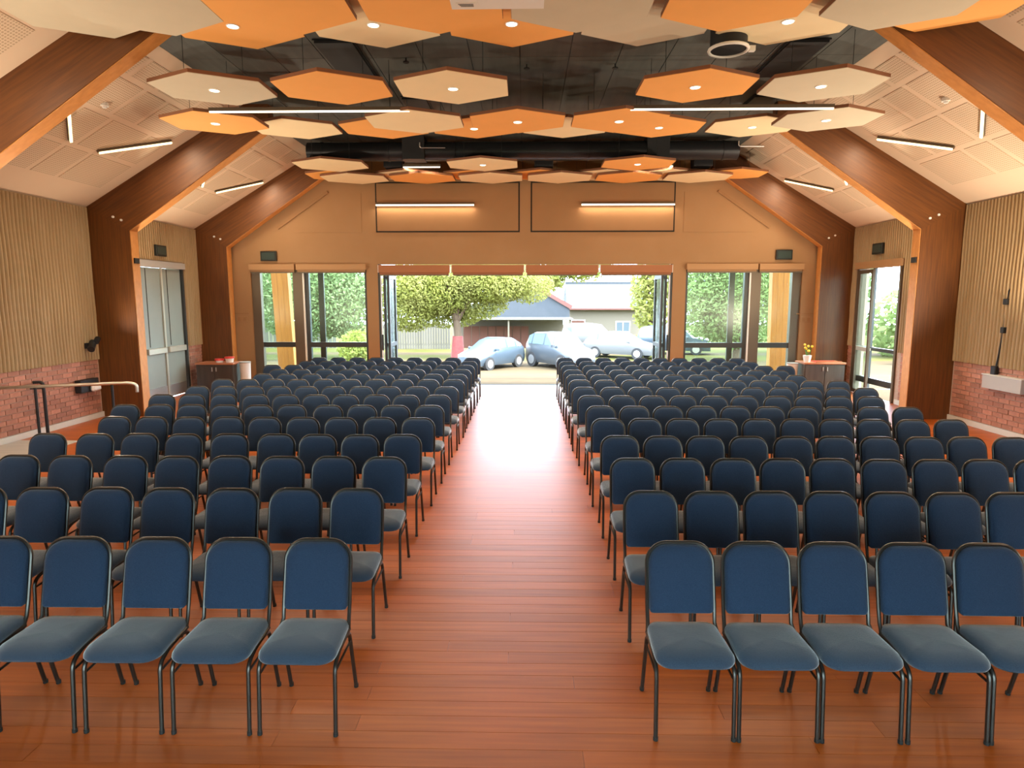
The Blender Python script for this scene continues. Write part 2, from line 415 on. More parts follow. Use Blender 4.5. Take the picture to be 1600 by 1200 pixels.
o = empty('window_3', 'added fill glazing in the wall at the near end of the hall', 'window', (0, YF, 0)); o['kind'] = 'structure'  # unseen glazing, added to let daylight onto the front rows of chairs
for k in range(3):
    x0 = -2.9 + k * 5.6 / 3; x1 = x0 + 5.6 / 3
    b = bmesh.new(); box(b, x0, x0 + 0.07, -0.18, -0.06, 0, 3.3); box(b, x1 - 0.07, x1, -0.18, -0.06, 0, 3.3); box(b, x0 + 0.07, x1 - 0.07, -0.18, -0.06, 0, 0.1); box(b, x0 + 0.07, x1 - 0.07, -0.18, -0.06, 3.2, 3.3)
    mk('window_frame', b, 'bronze_frame', o); mk('pane', bx(x0 + 0.07, x1 - 0.07, -0.124, -0.116, 0.1, 3.2), 'glass', o)

# ------------------------------------------------------------------ gable wall
W_L, W_C, W_R, WH = (-6.95, -4.0), (-3.71, 3.70), (4.03, 6.91), 3.12
bm = bmesh.new()
for a in ((XL, W_L[0]), (W_L[1], W_C[0]), (W_C[1], W_R[0]), (W_R[1], XR)): box(bm, a[0], a[1], YB, YB + 0.25, -0.1, WH)
prism(bm, [(XL, WH), (XR, WH), (XR, EAVE + 0.35), (CX + HF, FLATZ + 0.35), (CX - HF, FLATZ + 0.35), (XL, EAVE + 0.35)], 'y', YB, YB + 0.25)
gable = struct(mk('wall_back', bm, 'plaster'), 'tan plastered gable wall with glazed openings to the street', 'wall')
for x0, x1 in ((-3.72, -0.13), (0.14, 3.70)):
    mk('shadow_gap', bx(x0, x1, YB - 0.006, YB, 3.9, 5.12), 'shadow_gap', gable)
    mk('wall_panel', bx(x0 + 0.035, x1 - 0.035, YB - 0.02, YB - 0.006, 3.935, 5.085), 'plaster_panel', gable)
for s in (-1, 1):
    pts = [(CX + s * 6.15, 4.03), (CX + s * 6.1, 3.98), (CX + s * 4.8, 4.86), (CX + s * 4.85, 4.91)]
    mk('raking_batten', prism(bmesh.new(), pts, 'y', YB - 0.03, YB), 'plaster_panel', gable)
    mk('wall_panel', prism(bmesh.new(), [(CX + s * 4.0, 3.9), (CX + s * 5.75, 3.9), (CX + s * 4.35, 4.86), (CX + s * 4.0, 4.86)], 'y', YB - 0.008, YB), 'plaster', gable)

# ------------------------------------------------------------------ ceiling
ceiling = struct(mk('ceiling', bx(CX - HF, CX + HF, YF, YB + 0.25, FLATZ + 0.01, FLATZ + 0.3), 'black'), 'high ceiling with dark flat middle and pale perforated slopes', 'ceiling')
nb = 14; bw = 2 * HF / nb
brd = {}
for i in range(nb):
    for (y0, y1) in ((YF, 3.9), (3.9, 6.9), (6.9, 9.9), (9.9, 12.9), (12.9, YB)):
        mk('ceiling_board', bx(CX - HF + i * bw + 0.006, CX - HF + (i + 1) * bw - 0.006, y0 + 0.004, y1 - 0.004, FLATZ, FLATZ + 0.012), 'ceiling_dark', ceiling)
sl_len = (HW - HF) / math.cos(ang)
pan_me = {}
for s in (-1, 1):
    pts = [(CX + s * (HW + 0.25), EAVE - 0.25 * SLOPE), (CX + s * HF, FLATZ), (CX + s * HF, FLATZ + 0.3), (CX + s * (HW + 0.25), EAVE + 0.15)]
    sl = mk('ceiling_slope', prism(bmesh.new(), pts, 'y', YF, YB + 0.25), 'ceiling_white', ceiling)
    for (y0, y1) in ((4.35, 8.05), (8.35, 11.95), (12.25, 15.85)):
        us = [0.14, 0.22, 0.30, 0.24]; vs = [0.26, 0.26, 0.24, 0.16]      # uneven grid of perforated fields
        L, V0, VL = y1 - y0, 0.55, sl_len - 0.75
        vpos = V0
        for vi in range(4):
            vl = VL * vs[vi] / sum(vs); u0 = y0 + 0.12
            cols = [0.2, 0.28, 0.18, 0.34] if vi % 2 == 0 else [0.32, 0.2, 0.3, 0.18]
            for ui in range(4):
                ul = (L - 0.24) * cols[ui]
                key = (round(ul - 0.10, 3), round(vl - 0.10, 3))
                if key not in pan_me:
                    b = bx(0, key[0], 0, key[1], -0.006, 0.006)
                    me = bpy.data.meshes.new('acoustic_panel'); bmesh.ops.recalc_face_normals(b, faces=b.faces); b.to_mesh(me); b.free()
                    me.materials.append(MATS['perforated']); pan_me[key] = me
                o = ob('acoustic_panel', pan_me[key], sl)
                yy, vv = u0 + 0.05, vpos + 0.05
                ax = Vector((0, 1, 0)); ay = Vector((-s * math.cos(ang), 0, math.sin(ang))); az = ax.cross(ay)
                M = Matrix((ax, ay, az)).transposed().to_4x4()
                M.translation = Vector((CX + s * (HW - vv * math.cos(ang)), yy, EAVE + vv * math.sin(ang)))
                o.matrix_world = M
                u0 += ul
            vpos += vl
# sensors on the slopes
for s in (-1, 1):
    x = CX + s * (HW - 2.3 * math.cos(ang)); z = ceil_z(x)
    o = empty('smoke_detector', 'small white round detector on the ' + ('left' if s < 0 else 'right') + ' sloping ceiling', 'detector', (x, 9.8, z))
    cyl(bm := bmesh.new(), (0, 0, -0.03), 0.06, 0.05, 16); mk('base_plate', bm, 'white_trim', o)
    cyl(bm := bmesh.new(), (0, 0, -0.055), 0.03, 0.03, 16); mk('sensor_cap', bm, 'plastic_white', o)

# ------------------------------------------------------------------ glulam portal frames (each half one thing)
FR = [(8.2, 'nearest'), (12.1, 'middle'), (16.02, 'farthest')]
for Y, which in FR:
    for s in (-1, 1):
        sd = 'left' if s < 0 else 'right'
        o = empty('timber_frame', f'{which} brown laminated timber column and rafter along the {sd} wall', 'timber frame', (CX + s * 7.7, Y, 0), group='laminated timber frames')
        def Q(x, z): return (s * x - s * 7.7, z)
        xi, zi = 7.32, 3.53
        col = [Q(xi, 0), Q(HW, 0), Q(HW, EAVE), Q(xi, zi)]
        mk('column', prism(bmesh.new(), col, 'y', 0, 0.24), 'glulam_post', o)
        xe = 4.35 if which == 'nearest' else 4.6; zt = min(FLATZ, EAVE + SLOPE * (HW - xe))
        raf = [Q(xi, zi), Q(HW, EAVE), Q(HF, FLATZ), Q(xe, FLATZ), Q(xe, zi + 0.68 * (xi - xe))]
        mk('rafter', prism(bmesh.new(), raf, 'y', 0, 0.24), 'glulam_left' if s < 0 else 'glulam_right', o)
        e = 0.012; dn = Vector((-0.68, -1.0)).normalized() * e
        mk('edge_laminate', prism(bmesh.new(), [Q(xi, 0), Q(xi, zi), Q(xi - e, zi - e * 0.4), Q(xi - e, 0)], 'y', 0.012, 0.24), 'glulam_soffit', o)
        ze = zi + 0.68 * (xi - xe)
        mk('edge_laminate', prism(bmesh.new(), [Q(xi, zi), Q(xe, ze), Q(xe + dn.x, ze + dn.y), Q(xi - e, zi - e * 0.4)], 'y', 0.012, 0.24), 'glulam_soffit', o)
        for px, pz in ((7.45, 3.72), (7.6, 3.78)):
            b = bmesh.new(); cyl(b, (s * px - s * 7.7, -0.02, pz), 0.022, 0.03, 10, 'y'); mk('bolt_cap', b, 'plastic_white', o)
        if which == 'middle':
            mk('bracket', bx(min(s * (7.32 - 7.7), s * (7.28 - 7.7)), max(s * (7.32 - 7.7), s * (7.28 - 7.7)), 0.05, 0.19, 2.93, 3.03), 'black', o)

# ------------------------------------------------------------------ roof services
o = empty('air_duct', 'long black round air duct hanging across the far end of the dark ceiling', 'duct', (CX, 14.6, 5.47))
b = bmesh.new(); cyl(b, (-4.7, 0, 0), 0.2, 9.4, 24, 'x'); mk('duct_tube', b, 'duct', o, smooth=True)
for k in range(7):
    b = bmesh.new(); cyl(b, (-4.4 + k * 1.46, 0, 0), 0.212, 0.04, 24, 'x'); mk('joint_ring', b, 'duct', o, smooth=True)
for x in (-2.35, 2.95):
    mk('saddle', bx(x - 0.24, x + 0.24, -0.22, 0.22, -0.2, 0.29), 'black', o)
for x in (-2.2, 4.65):
    b = bmesh.new(); tube(b, curve([(x, -0.24, 0.14), (x, -0.24, 0.03), (x + 0.55, -0.22, 0.03)], 0.05), 0.012, 6); mk('clamp_rod', b, 'steel', o, smooth=True)
for x, t in ((-2.98, 'left'), (0.42, 'middle'), (3.98, 'right')):
    o = empty('ceiling_box', f'black box hanging below the round air duct, {t} one of three', 'box', (x, 15.05, 5.2), group='black boxes below the duct')
    mk('box_body', bx(-0.21, 0.21, -0.17, 0.17, 0.0, 0.45, bev=0.01), 'black', o)
    mk('drop_rod', bx(-0.02, 0.02, -0.02, 0.02, 0.45, 0.57), 'black', o)
    mk('grille', bx(-0.18, 0.18, -0.18, -0.17, 0.04, 0.41), 'duct', o)
for (x, y0, y1, wd, t) in ((-2.62, 9.2, 10.7, 0.52, 'left of the projector'), (3.86, 9.3, 10.7, 0.52, 'beside the round nozzle'), (-1.95, 11.7, 12.5, 0.42, 'behind the cream panel left of centre'), (4.2, 11.7, 12.5, 0.46, 'behind the orange panel right of centre')):
    o = empty('ceiling_hatch', f'matt black rectangular hatch in the dark ceiling, {t}', 'hatch', (x, (y0 + y1) / 2, FLATZ))
    mk('hatch_cover', bx(-wd / 2, wd / 2, (y0 - y1) / 2, (y1 - y0) / 2, -0.05, 0.0), 'black', o)
    mk('hatch_rim', bx(-wd / 2 - 0.02, wd / 2 + 0.02, (y0 - y1) / 2 - 0.02, (y1 - y0) / 2 + 0.02, -0.02, 0.0), 'duct', o)
o = empty('air_nozzle', 'black drum nozzle with pale oval ring hanging from the dark ceiling', 'nozzle', (2.48, 8.35, 5.29))
b = bmesh.new(); cyl(b, (0, 0, 0.0), 0.22, 0.50, 28); mk('drum', b, 'black', o, smooth=True)
b = bmesh.new()
tube(b, [(0.23 * math.cos(a), 0.23 * math.sin(a), 0) for a in [2 * PI * k / 28 for k in range(29)]], 0.02, 8); mk('ring', b, 'white_trim', o, smooth=True)
mk('adjuster', bx(0.25, 0.32, -0.03, 0.03, -0.02, 0.04), 'white_trim', o)
for (x, y2, t) in ((-1.75, 9.9, 'between the orange and cream panels left of centre'), (0.02, 10.2, 'just right of the cream panel, in the open middle'), (1.35, 10.2, 'just left of the orange panel, in the open middle'), (2.2, 11.1, 'behind the orange panel right of centre'), (-0.55, 11.1, 'behind the cream panel left of centre'), (-0.2, 9.3, 'nearest one in the open middle')):
    o = empty('sprinkler', f'tiny black sprinkler on dark ceiling, {t}', 'sprinkler', (x, y2, FLATZ), group='sprinkler heads on the dark ceiling')
    b = bmesh.new(); cyl(b, (0, 0, -0.06), 0.012, 0.06, 8); mk('stem', b, 'black', o)
    b = bmesh.new(); cyl(b, (0, 0, -0.07), 0.045, 0.015, 10); mk('deflector', b, 'black', o)

# ------------------------------------------------------------------ hexagonal ceiling panels
HXW, HXD = 0.735, 0.70
def hexa(sx=1.0, t0=0.0, t1=0.045):
    pts = [(0, -HXD), (HXW, -HXD * 0.46), (HXW, HXD * 0.46), (0, HXD), (-HXW, HXD * 0.46), (-HXW, -HXD * 0.46)]
    return prism(bmesh.new(), [(p[0] * sx, p[1] * sx) for p in pts], 'z', t0, t1)
def mesh_of(b, name, m, smooth=False):
    me = bpy.data.meshes.new(name); bmesh.ops.recalc_face_normals(b, faces=b.faces); b.to_mesh(me); b.free()
    if smooth:
        for p in me.polygons: p.use_smooth = True
        me.set_sharp_from_angle(angle=math.radians(40))
    me.materials.append(MATS[m]); return me
HEXM = {c: mesh_of(hexa(0.995, -0.006, 0.0), 'panel_face', c) for c in ('hex_orange', 'hex_cream', 'hex_grey')}
HEXB = mesh_of(hexa(), 'panel_core', 'hex_edge')
b = bmesh.new(); cyl(b, (0, 0, -0.012), 0.06, 0.006, 20); DISC = mesh_of(b, 'lens', 'lamp_disc')
b = bmesh.new(); tube(b, [(0.068 * math.cos(2 * PI * k / 20), 0.068 * math.sin(2 * PI * k / 20), -0.008) for k in range(21)], 0.008, 6); DRING = mesh_of(b, 'downlight_ring', 'white_trim', True)
HEXROWS = [
    # row name, y, z, [(x, colour, lit)]
    ('lower layer of the nearest cluster', 7.12, 5.30, [(-4.05, 'g', 0), (-2.58, 'o', 0), (-0.98, 'o', 0), (0.58, 'g', 0), (2.2, 'o', 0), (3.9, 'g', 0)]),
    ('upper layer of the nearest cluster', 7.86, 5.42, [(-5.0, 'g', 0), (-3.40, 'o', 1), (-1.76, 'c', 1), (-0.16, 'o', 1), (1.40, 'g', 0), (3.0, 'c', 1), (4.62, 'o', 1)]),
    ('single row before the long strip lamps', 9.02, 5.07, [(-4.20, 'g', 1), (-2.58, 'o', 0), (-0.97, 'c', 1), (2.26, 'o', 1), (3.92, 'g', 1)]),
    ('lower layer of the middle cluster', 10.60, 5.05, [(-4.95, 'o', 1), (-1.74, 'c', 0), (-0.12, 'o', 1), (1.48, 'o', 1), (4.72, 'g', 1)]),
    ('upper layer of the middle cluster', 11.75, 5.24, [(-4.05, 'c', 0), (-2.48, 'o', 0), (-0.90, 'o', 1), (0.70, 'c', 0), (2.34, 'o', 1), (3.96, 'c', 1)]),
    ('single row below the round duct', 14.10, 5.09, [(-4.15, 'c', 0), (-0.90, 'c', 1), (2.38, 'o', 1)]),
    ('lower layer of the farthest cluster', 15.5, 5.06, [(-4.0, 'c', 0), (-2.4, 'o', 0), (-0.8, 'c', 0), (0.8, 'c', 0), (2.4, 'o', 0), (4.0, 'c', 0)]),
    ('upper layer of the farthest cluster', 15.52, 5.125, [(-4.35, 'o', 0), (-2.75, 'c', 0), (-1.15, 'o', 0), (0.34, 'o', 0), (1.83, 'c', 0), (3.32, 'c', 0), (4.81, 'o', 0)]),
]
CN = {'o': ('hex_orange', 'orange'), 'c': ('hex_cream', 'cream'), 'g': ('hex_grey', 'beige')}
for rname, y, z, items in HEXROWS:
    for i, (x, c, lit) in enumerate(items):
        mn, cn = CN[c]
        yy = 7.49 if y == 7.86 and abs(x) > 4.5 else y      # outer panels stop short of the rafters
        h = empty('hexagon_panel', f'{cn} hexagonal ceiling panel, {ORD[i]} from left, {rname}', 'ceiling panel', (x, yy, z), group='hexagonal acoustic panels')
        ob('panel_core', HEXB, h); ob('panel_face', HEXM[mn], h)
        for hx in (-0.4, 0.4):
            top = ceil_z(x + hx) - z
            if top > 0.05:
                b = bmesh.new(); cyl(b, (hx, 0, 0.045), 0.004, top - 0.045, 6); mk('hanger_wire', b, 'wire', h)
        if lit:
            ob('downlight_ring', DRING, h); ob('lens', DISC, h)
            lamp('downlight_lamp', 'SPOT', (0, 0, -0.03), P_DOWN, h, 0.06, spot=math.radians(125))

# projector hanging under the nearest panels
o = empty('projector', 'white box projector hanging below the nearest hexagonal panels', 'projector', (-0.26, 6.05, 4.98))
mk('case', bx(-0.42, 0.42, -0.35, 0.35, 0.0, 0.16, bev=0.015), 'plastic_white', o)
mk('base_lip', bx(-0.43, 0.43, -0.36, 0.36, -0.012, 0.02), 'white_trim', o)
mk('rating_label', bx(-0.38, -0.18, 0.22, 0.32, -0.016, -0.012), 'white_trim', o)
for k in range(3): mk('print_line', bx(-0.36 + 0.01 * k, -0.22, 0.24 + k * 0.022, 0.248 + k * 0.022, -0.019, -0.015), 'ink', o)
b = bmesh.new(); cyl(b, (0, 0, 0.16), 0.025, FLATZ - 4.98 - 0.16, 12); mk('mount_pole', b, 'black', o)

# ------------------------------------------------------------------ linear lamps
def line_lamp(label, p0, p1, power, m='lamp_line', drop=None, wd=0.05, normal=(0, 0, -1)):
    p0, p1 = Vector(p0), Vector(p1); mid = (p0 + p1) / 2; ln = (p1 - p0).length
    ax = (p1 - p0).normalized(); nz = -Vector(normal).normalized(); ay = nz.cross(ax).normalized(); nz = ax.cross(ay)
    o = empty('strip_lamp', label, 'lamp', mid)
    M = Matrix((ax, ay, nz)).transposed().to_4x4(); M.translation = mid
    o.matrix_world = M
    mk('housing', bx(-ln / 2, ln / 2, -wd / 2, wd / 2, 0.0, 0.05), 'bronze_frame', o)
    mk('diffuser', bx(-ln / 2 + 0.01, ln / 2 - 0.01, -wd / 2 + 0.004, wd / 2 - 0.004, -0.022, 0.0), m, o)
    if drop:
        for t in (-0.4, 0.4):
            b = bmesh.new(); cyl(b, (ln * t, 0, 0.05), 0.004, drop - 0.05, 6); mk('hanger_wire', b, 'wire', o)
    if power: lamp('strip_light', 'AREA', (0, 0, -0.03), power, o, ln, wd)
    return o
for x0, x1, t in ((-4.75, -1.72, 'left'), (1.55, 4.55, 'right')):
    line_lamp(f'long thin strip lamp hanging before the middle hexagons, {t} of centre', (x0, 9.98, 5.06), (x1, 9.98, 5.06), P_LINE, drop=FLATZ - 5.06, wd=0.034)
for x0, x1, t in ((-3.70, -1.25, 'left'), (1.38, 3.68, 'right')):
    line_lamp(f'thin strip lamp on the gable wall panel, {t} one', (x0, YB - 0.09, 4.56), (x1, YB - 0.09, 4.56), 16, normal=(0, -0.35, -1))
for x0, x1, t in ((-2.75, -1.9, 'left'), (2.3, 3.3, 'right')):
    line_lamp(f'thin strip lamp above the farthest hexagons, {t} one', (x0, 14.85, 5.2), (x1, 14.85, 5.2), 8, drop=FLATZ - 5.2, wd=0.03)
def on_slope(s, v, y, off=0.05):
    n = Vector((-s * math.sin(ang), 0, -math.cos(ang)))
    return Vector((CX + s * (HW - v * math.cos(ang)), y, EAVE + v * math.sin(ang))) + n * off
for s in (-1, 1):
    sd = 'left' if s < 0 else 'right'
    n = (-s * math.sin(ang), 0, -math.cos(ang))
    for (y0, bay) in ((0.4, 'behind the nearest bay'), (4.7, 'nearest bay'), (9.25, 'middle bay'), (13.25, 'farthest bay')):
        line_lamp(f'strip lamp pointing towards the hall centre on the {sd} sloping ceiling, {bay}', on_slope(s, 2.08, y0), on_slope(s, 1.45, y0 + 0.78), P_SLOPE, 'lamp_slope', normal=n, wd=0.045)
        line_lamp(f'longer strip lamp rising away on the {sd} sloping ceiling, {bay}', on_slope(s, 1.42, y0 + 1.45), on_slope(s, 2.2, y0 + 2.48), P_SLOPE, 'lamp_slope', normal=n, wd=0.045)

# ------------------------------------------------------------------ glazing of the gable wall
def frame_rect(bm, x0, x1, z0, z1, y0, y1, wd):
    box(bm, x0, x0 + wd, y0, y1, z0, z1); box(bm, x1 - wd, x1, y0, y1, z0, z1)
    box(bm, x0 + wd, x1 - wd, y0, y1, z1 - wd, z1); box(bm, x0 + wd, x1 - wd, y0, y1, z0, z0 + wd)
    return bm
def glazing(idx, s, label):
    """s=-1: left bay, narrow light outside; s=+1 mirrored"""
    o = empty(f'window_{idx}', label, 'window', ((W_L[0] + W_L[1]) / 2 if s < 0 else (W_R[0] + W_R[1]) / 2, YB, 0)); o['kind'] = 'structure'
    x0, x1 = (W_L if s < 0 else W_R); cx = o.location.x
    def part(nm, a, b2, y0, y1, z0, z1, m):
        xa, xb = sorted((s * a, s * b2)); mk(nm, bx(xa - cx, xb - cx, y0, y1, z0, z1), m, o)
    if s < 0: out, mid, inn = 6.95, 5.78, 4.0
    else: out, mid, inn = 6.91, 5.80, 4.03
    part('jamb', out - 0.22, out, 0.05, 0.2, 0, WH, 'bronze_frame')
    part('mullion', mid - 0.14, mid + 0.11, 0.03, 0.2, 0, WH, 'bronze_frame')
    part('mullion_edge', mid - 0.175, mid - 0.14, 0.03, 0.12, 0, WH, 'white_trim')
    part('jamb', mid - 0.28, mid - 0.175, 0.08, 0.2, 0, WH, 'dark_frame')
    part('jamb', inn, inn + 0.06, 0.05, 0.2, 0, WH, 'dark_frame')
    part('sliding_stile', mid - 0.62, mid - 0.48, 0.21, 0.27, 0, WH, 'dark_frame')
    part('transom', inn + 0.06, mid - 0.28, 0.08, 0.16, 1.02, 1.15, 'dark_frame')
    part('transom', mid + 0.11, out - 0.22, 0.08, 0.16, 1.02, 1.15, 'dark_frame')
    part('bottom_rail', inn + 0.06, out - 0.22, 0.06, 0.18, 0.0, 0.10, 'dark_frame')
    part('head_rail', inn + 0.06, out - 0.22, 0.06, 0.18, WH - 0.1, WH, 'bronze_frame')
    for z0, z1 in ((0.1, 1.02), (1.15, WH - 0.1)):
        part('pane', inn + 0.06, mid - 0.28, 0.112, 0.12, z0, z1, 'glass')
        part('pane', mid + 0.11, out - 0.22, 0.112, 0.12, z0, z1, 'glass')
    for a, b2, t in ((mid + 0.02, out, 'outer'), (inn, mid - 0.02, 'inner')):
        xa, xb = sorted((s * a, s * b2))
        bl = empty('roller_blind', f'tan roller blind box over the {"left" if s < 0 else "right"} window, {t} one', 'blind', ((xa + xb) / 2, YB, 2.92))
        hw = (xb - xa) / 2
        mk('cassette', bx(-hw, hw, -0.09, 0.04, 0.06, 0.2), 'blind_tan', bl)
        mk('fabric', bx(-hw + 0.02, hw - 0.02, -0.03, -0.02, 0.0, 0.07), 'blind_tan', bl)
        mk('bottom_bar', bx(-hw + 0.02, hw - 0.02, -0.04, -0.01, -0.02, 0.01), 'bronze_frame', bl)
glazing(1, -1, 'left glazed window bay with dark frames beside the wide opening')
glazing(2, 1, 'right glazed window bay with dark frames beside the wide opening')
# wide opening: folded-back glass leaves at both sides, four blinds across the head
for s in (-1, 1):
    xe = W_C[0] if s < 0 else W_C[1]
    o = empty('door_1' if s < 0 else 'door_2', f'dark framed glass door leaves folded open at the {"left" if s < 0 else "right"} of the wide opening', 'door', (xe, YB, 0)); o['kind'] = 'structure'
    def P2(nm, a, b2, y0, y1, z0, z1, m):
        xa, xb = sorted((-s * a, -s * b2)); mk(nm, bx(xa, xb, y0, y1, z0, z1), m, o)
    P2('jamb', 0, 0.05, 0.02, 0.22, 0, WH, 'dark_frame'); P2('jamb_edge', 0.05, 0.07, 0.04, 0.1, 0, WH, 'white_trim')
    for k in range(2):
        a = 0.10 + k * 0.09
        P2('leaf_stile', a, a + 0.06, 0.16, 0.26, 0.02, 2.86, 'dark_frame'); P2('leaf_stile', a, a + 0.06, 0.95, 1.05, 0.02, 2.86, 'dark_frame')
        P2('leaf_rail', a, a + 0.06, 0.26, 0.95, 0.02, 0.14, 'dark_frame'); P2('leaf_rail', a, a + 0.06, 0.26, 0.95, 2.76, 2.86, 'dark_frame'); P2('leaf_rail', a, a + 0.06, 0.26, 0.95, 1.02, 1.12, 'dark_frame')
        P2('pane', a + 0.026, a + 0.034, 0.26, 0.95, 0.14, 1.02, 'glass'); P2('pane', a + 0.026, a + 0.034, 0.26, 0.95, 1.12, 2.76, 'glass')
    P2('pull_handle', 0.07, 0.10, -0.02, 0.06, 0.95, 1.35, 'black')
bl_x = [W_C[0], -1.86, -0.0, 1.86, W_C[1]]
for k in range(4):
    x0, x1 = bl_x[k] + 0.03, bl_x[k + 1] - 0.03
    o = empty('roller_blind', f'brown roller blind box over the wide opening, {ORD[k]} from left', 'blind', ((x0 + x1) / 2, YB, 2.86), group='blinds over the wide opening')
    hw = (x1 - x0) / 2
    mk('cassette', bx(-hw, hw, -0.06, 0.06, 0.05, 0.24), 'blind', o)
    mk('fabric', bx(-hw + 0.02, hw - 0.02, -0.01, 0.0, 0.0, 0.06), 'blind', o)
    mk('bottom_bar', bx(-hw + 0.02, hw - 0.02, -0.02, 0.01, -0.025, 0.0), 'bronze_frame', o)
    mk('end_bracket', bx(-hw - 0.015, -hw, -0.05, 0.05, 0.05, 0.24), 'white_trim', o)
    mk('end_bracket', bx(hw, hw + 0.015, -0.05, 0.05, 0.05, 0.24), 'white_trim', o)
struct(mk('trim_1', bx(W_C[0], W_C[1], YB - 0.012, YB + 0.0, WH, WH + 0.035), 'plaster'), 'thin timber bead over the wide opening', 'trim')
struct(mk('trim_2', bx(W_C[0], W_C[1], YB + 0.12, YB + 0.42, -0.06, -0.005), 'steel'), 'metal threshold of the wide opening', 'trim')

def exit_sign(label, loc, rz):
    o = empty('exit_sign', label, 'sign', loc, rz)
    mk('case', bx(-0.2, 0.2, -0.06, 0.0, -0.12, 0.12, bev=0.006), 'sign_black', o)
    mk('face', bx(-0.165, 0.165, -0.066, -0.06, -0.085, 0.085), 'sign_face', o)
exit_sign('black sign box above the left window bay', (-6.45, YB, 3.32), 0)
exit_sign('black sign box above the right window bay', (6.42, YB, 3.34), 0)
exit_sign('black sign box above the grey double door', (XL + 0.06, 14.35, 3.32), PI / 2)
exit_sign('black sign box above the open glass door', (XR - 0.06, 14.85, 3.38), -PI / 2)
for s in (-1, 1):
    o = empty('switch_plate', f'pale switch plate on the gable wall beside the {"left" if s < 0 else "right"} window', 'switch', (CX + s * 7.14, YB, 1.74))
    mk('plate', bx(-0.14, 0.14, -0.012, 0, -0.07, 0.07, bev=0.003), 'plaster', o)
    for k in (-0.07, 0.07): mk('rocker', bx(k - 0.035, k + 0.035, -0.018, -0.012, -0.045, 0.045), 'plaster_panel', o)
    o = tag(mk('wall_rail', bx(CX + s * 7.14 - 0.24, CX + s * 7.14 + 0.17, YB - 0.015, YB, 1.87, 1.90), 'plaster_panel'), f'thin rail on the gable wall above the {"left" if s < 0 else "right"} switch plate', 'rail')

# ------------------------------------------------------------------ side doors
o = empty('door_3', 'grey double door with pale push bars in the left wall', 'door', (XL, DL[0], 0)); o['kind'] = 'structure'
DWd = DL[1] - DL[0]
b = bmesh.new(); box(b, -0.12, 0.04, 0, 0.07, 0, DH); box(b, -0.12, 0.04, DWd - 0.07, DWd, 0, DH); mk('jamb', b, 'dark_frame', o)
mk('head', bx(-0.12, 0.06, -0.06, DWd + 0.06, DH - 0.07, DH + 0.07), 'ledge_grey', o)
for k in range(2):
    y0 = 0.07 + k * (DWd - 0.14) / 2; y1 = y0 + (DWd - 0.14) / 2 - 0.008
    lf = mk('door_leaf', bx(-0.06, -0.01, y0, y1, 0.012, DH - 0.08), 'door_grey', o)
    ym = y0 + 0.30 * (y1 - y0)
    mk('groove', bx(-0.011, -0.006, ym - 0.012, ym + 0.012, 1.2, DH - 0.1), 'shadow_gap', lf)
    mk('push_bar', bx(-0.01, 0.07, y0 + 0.06, y1 - 0.04, 1.04, 1.17, bev=0.01), 'pale_metal', lf)
    mk('kick_plate', bx(-0.01, -0.004, y0 + 0.02, y1 - 0.02, 0.03, 0.28), 'steel', lf)
mk('meeting_stile', bx(-0.02, 0.02, DWd / 2 - 0.03, DWd / 2 + 0.03, 0.012, DH - 0.08), 'pale_metal', o)

o = empty('door_4', 'open glass double door with dark frame in the right wall', 'door', (XR, DR[0], 0)); o['kind'] = 'structure'
DWr = DR[1] - DR[0]
b = bmesh.new(); box(b, -0.04, 0.14, 0, 0.07, 0, DH); box(b, -0.04, 0.14, DWr - 0.09, DWr, 0, DH); mk('jamb', b, 'bronze_frame', o)
mk('head', bx(-0.08, 0.14, -0.04, DWr + 0.06, DH - 0.06, DH + 0.1), 'blind_tan', o)
def leaf(hinge_y, ln, ang_deg):
    """glass leaf swung into the hall about its hinge; its own frame keeps local coordinates along +x"""
    lf = mk('door_leaf', frame_rect(bmesh.new(), 0, ln, 0.02, DH - 0.09, -0.025, 0.025, 0.085), 'bronze_frame', o, loc=(-0.01, hinge_y, 0), rot=(0, 0, math.radians(ang_deg)))
    mk('mid_rail', bx(0.085, ln - 0.085, -0.02, 0.02, 1.04, 1.14), 'pale_metal', lf)
    mk('pane', bx(0.085, ln - 0.085, -0.004, 0.004, 0.105, 1.04), 'glass', lf); mk('pane', bx(0.085, ln - 0.085, -0.004, 0.004, 1.14, DH - 0.175), 'glass', lf)
    mk('push_bar', bx(0.1, ln - 0.1, 0.03, 0.08, 1.06, 1.12), 'pale_metal', lf)
leaf(DWr - 0.09, 0.84, 262); leaf(0.07, 0.80, 12)
for (y0, y1) in ((DWr - 0.62, DWr - 0.54),):
    mk('sidelight_stile', bx(0.05, 0.11, y0, y1, 0.02, DH - 0.06), 'dark_frame', o)
mk('mid_rail', bx(0.05, 0.11, 0.07, DWr - 0.09, 1.06, 1.14), 'dark_frame', o)
mk('bottom_rail', bx(0.05, 0.11, 0.07, DWr - 0.09, 0.28, 0.42), 'dark_frame', o)

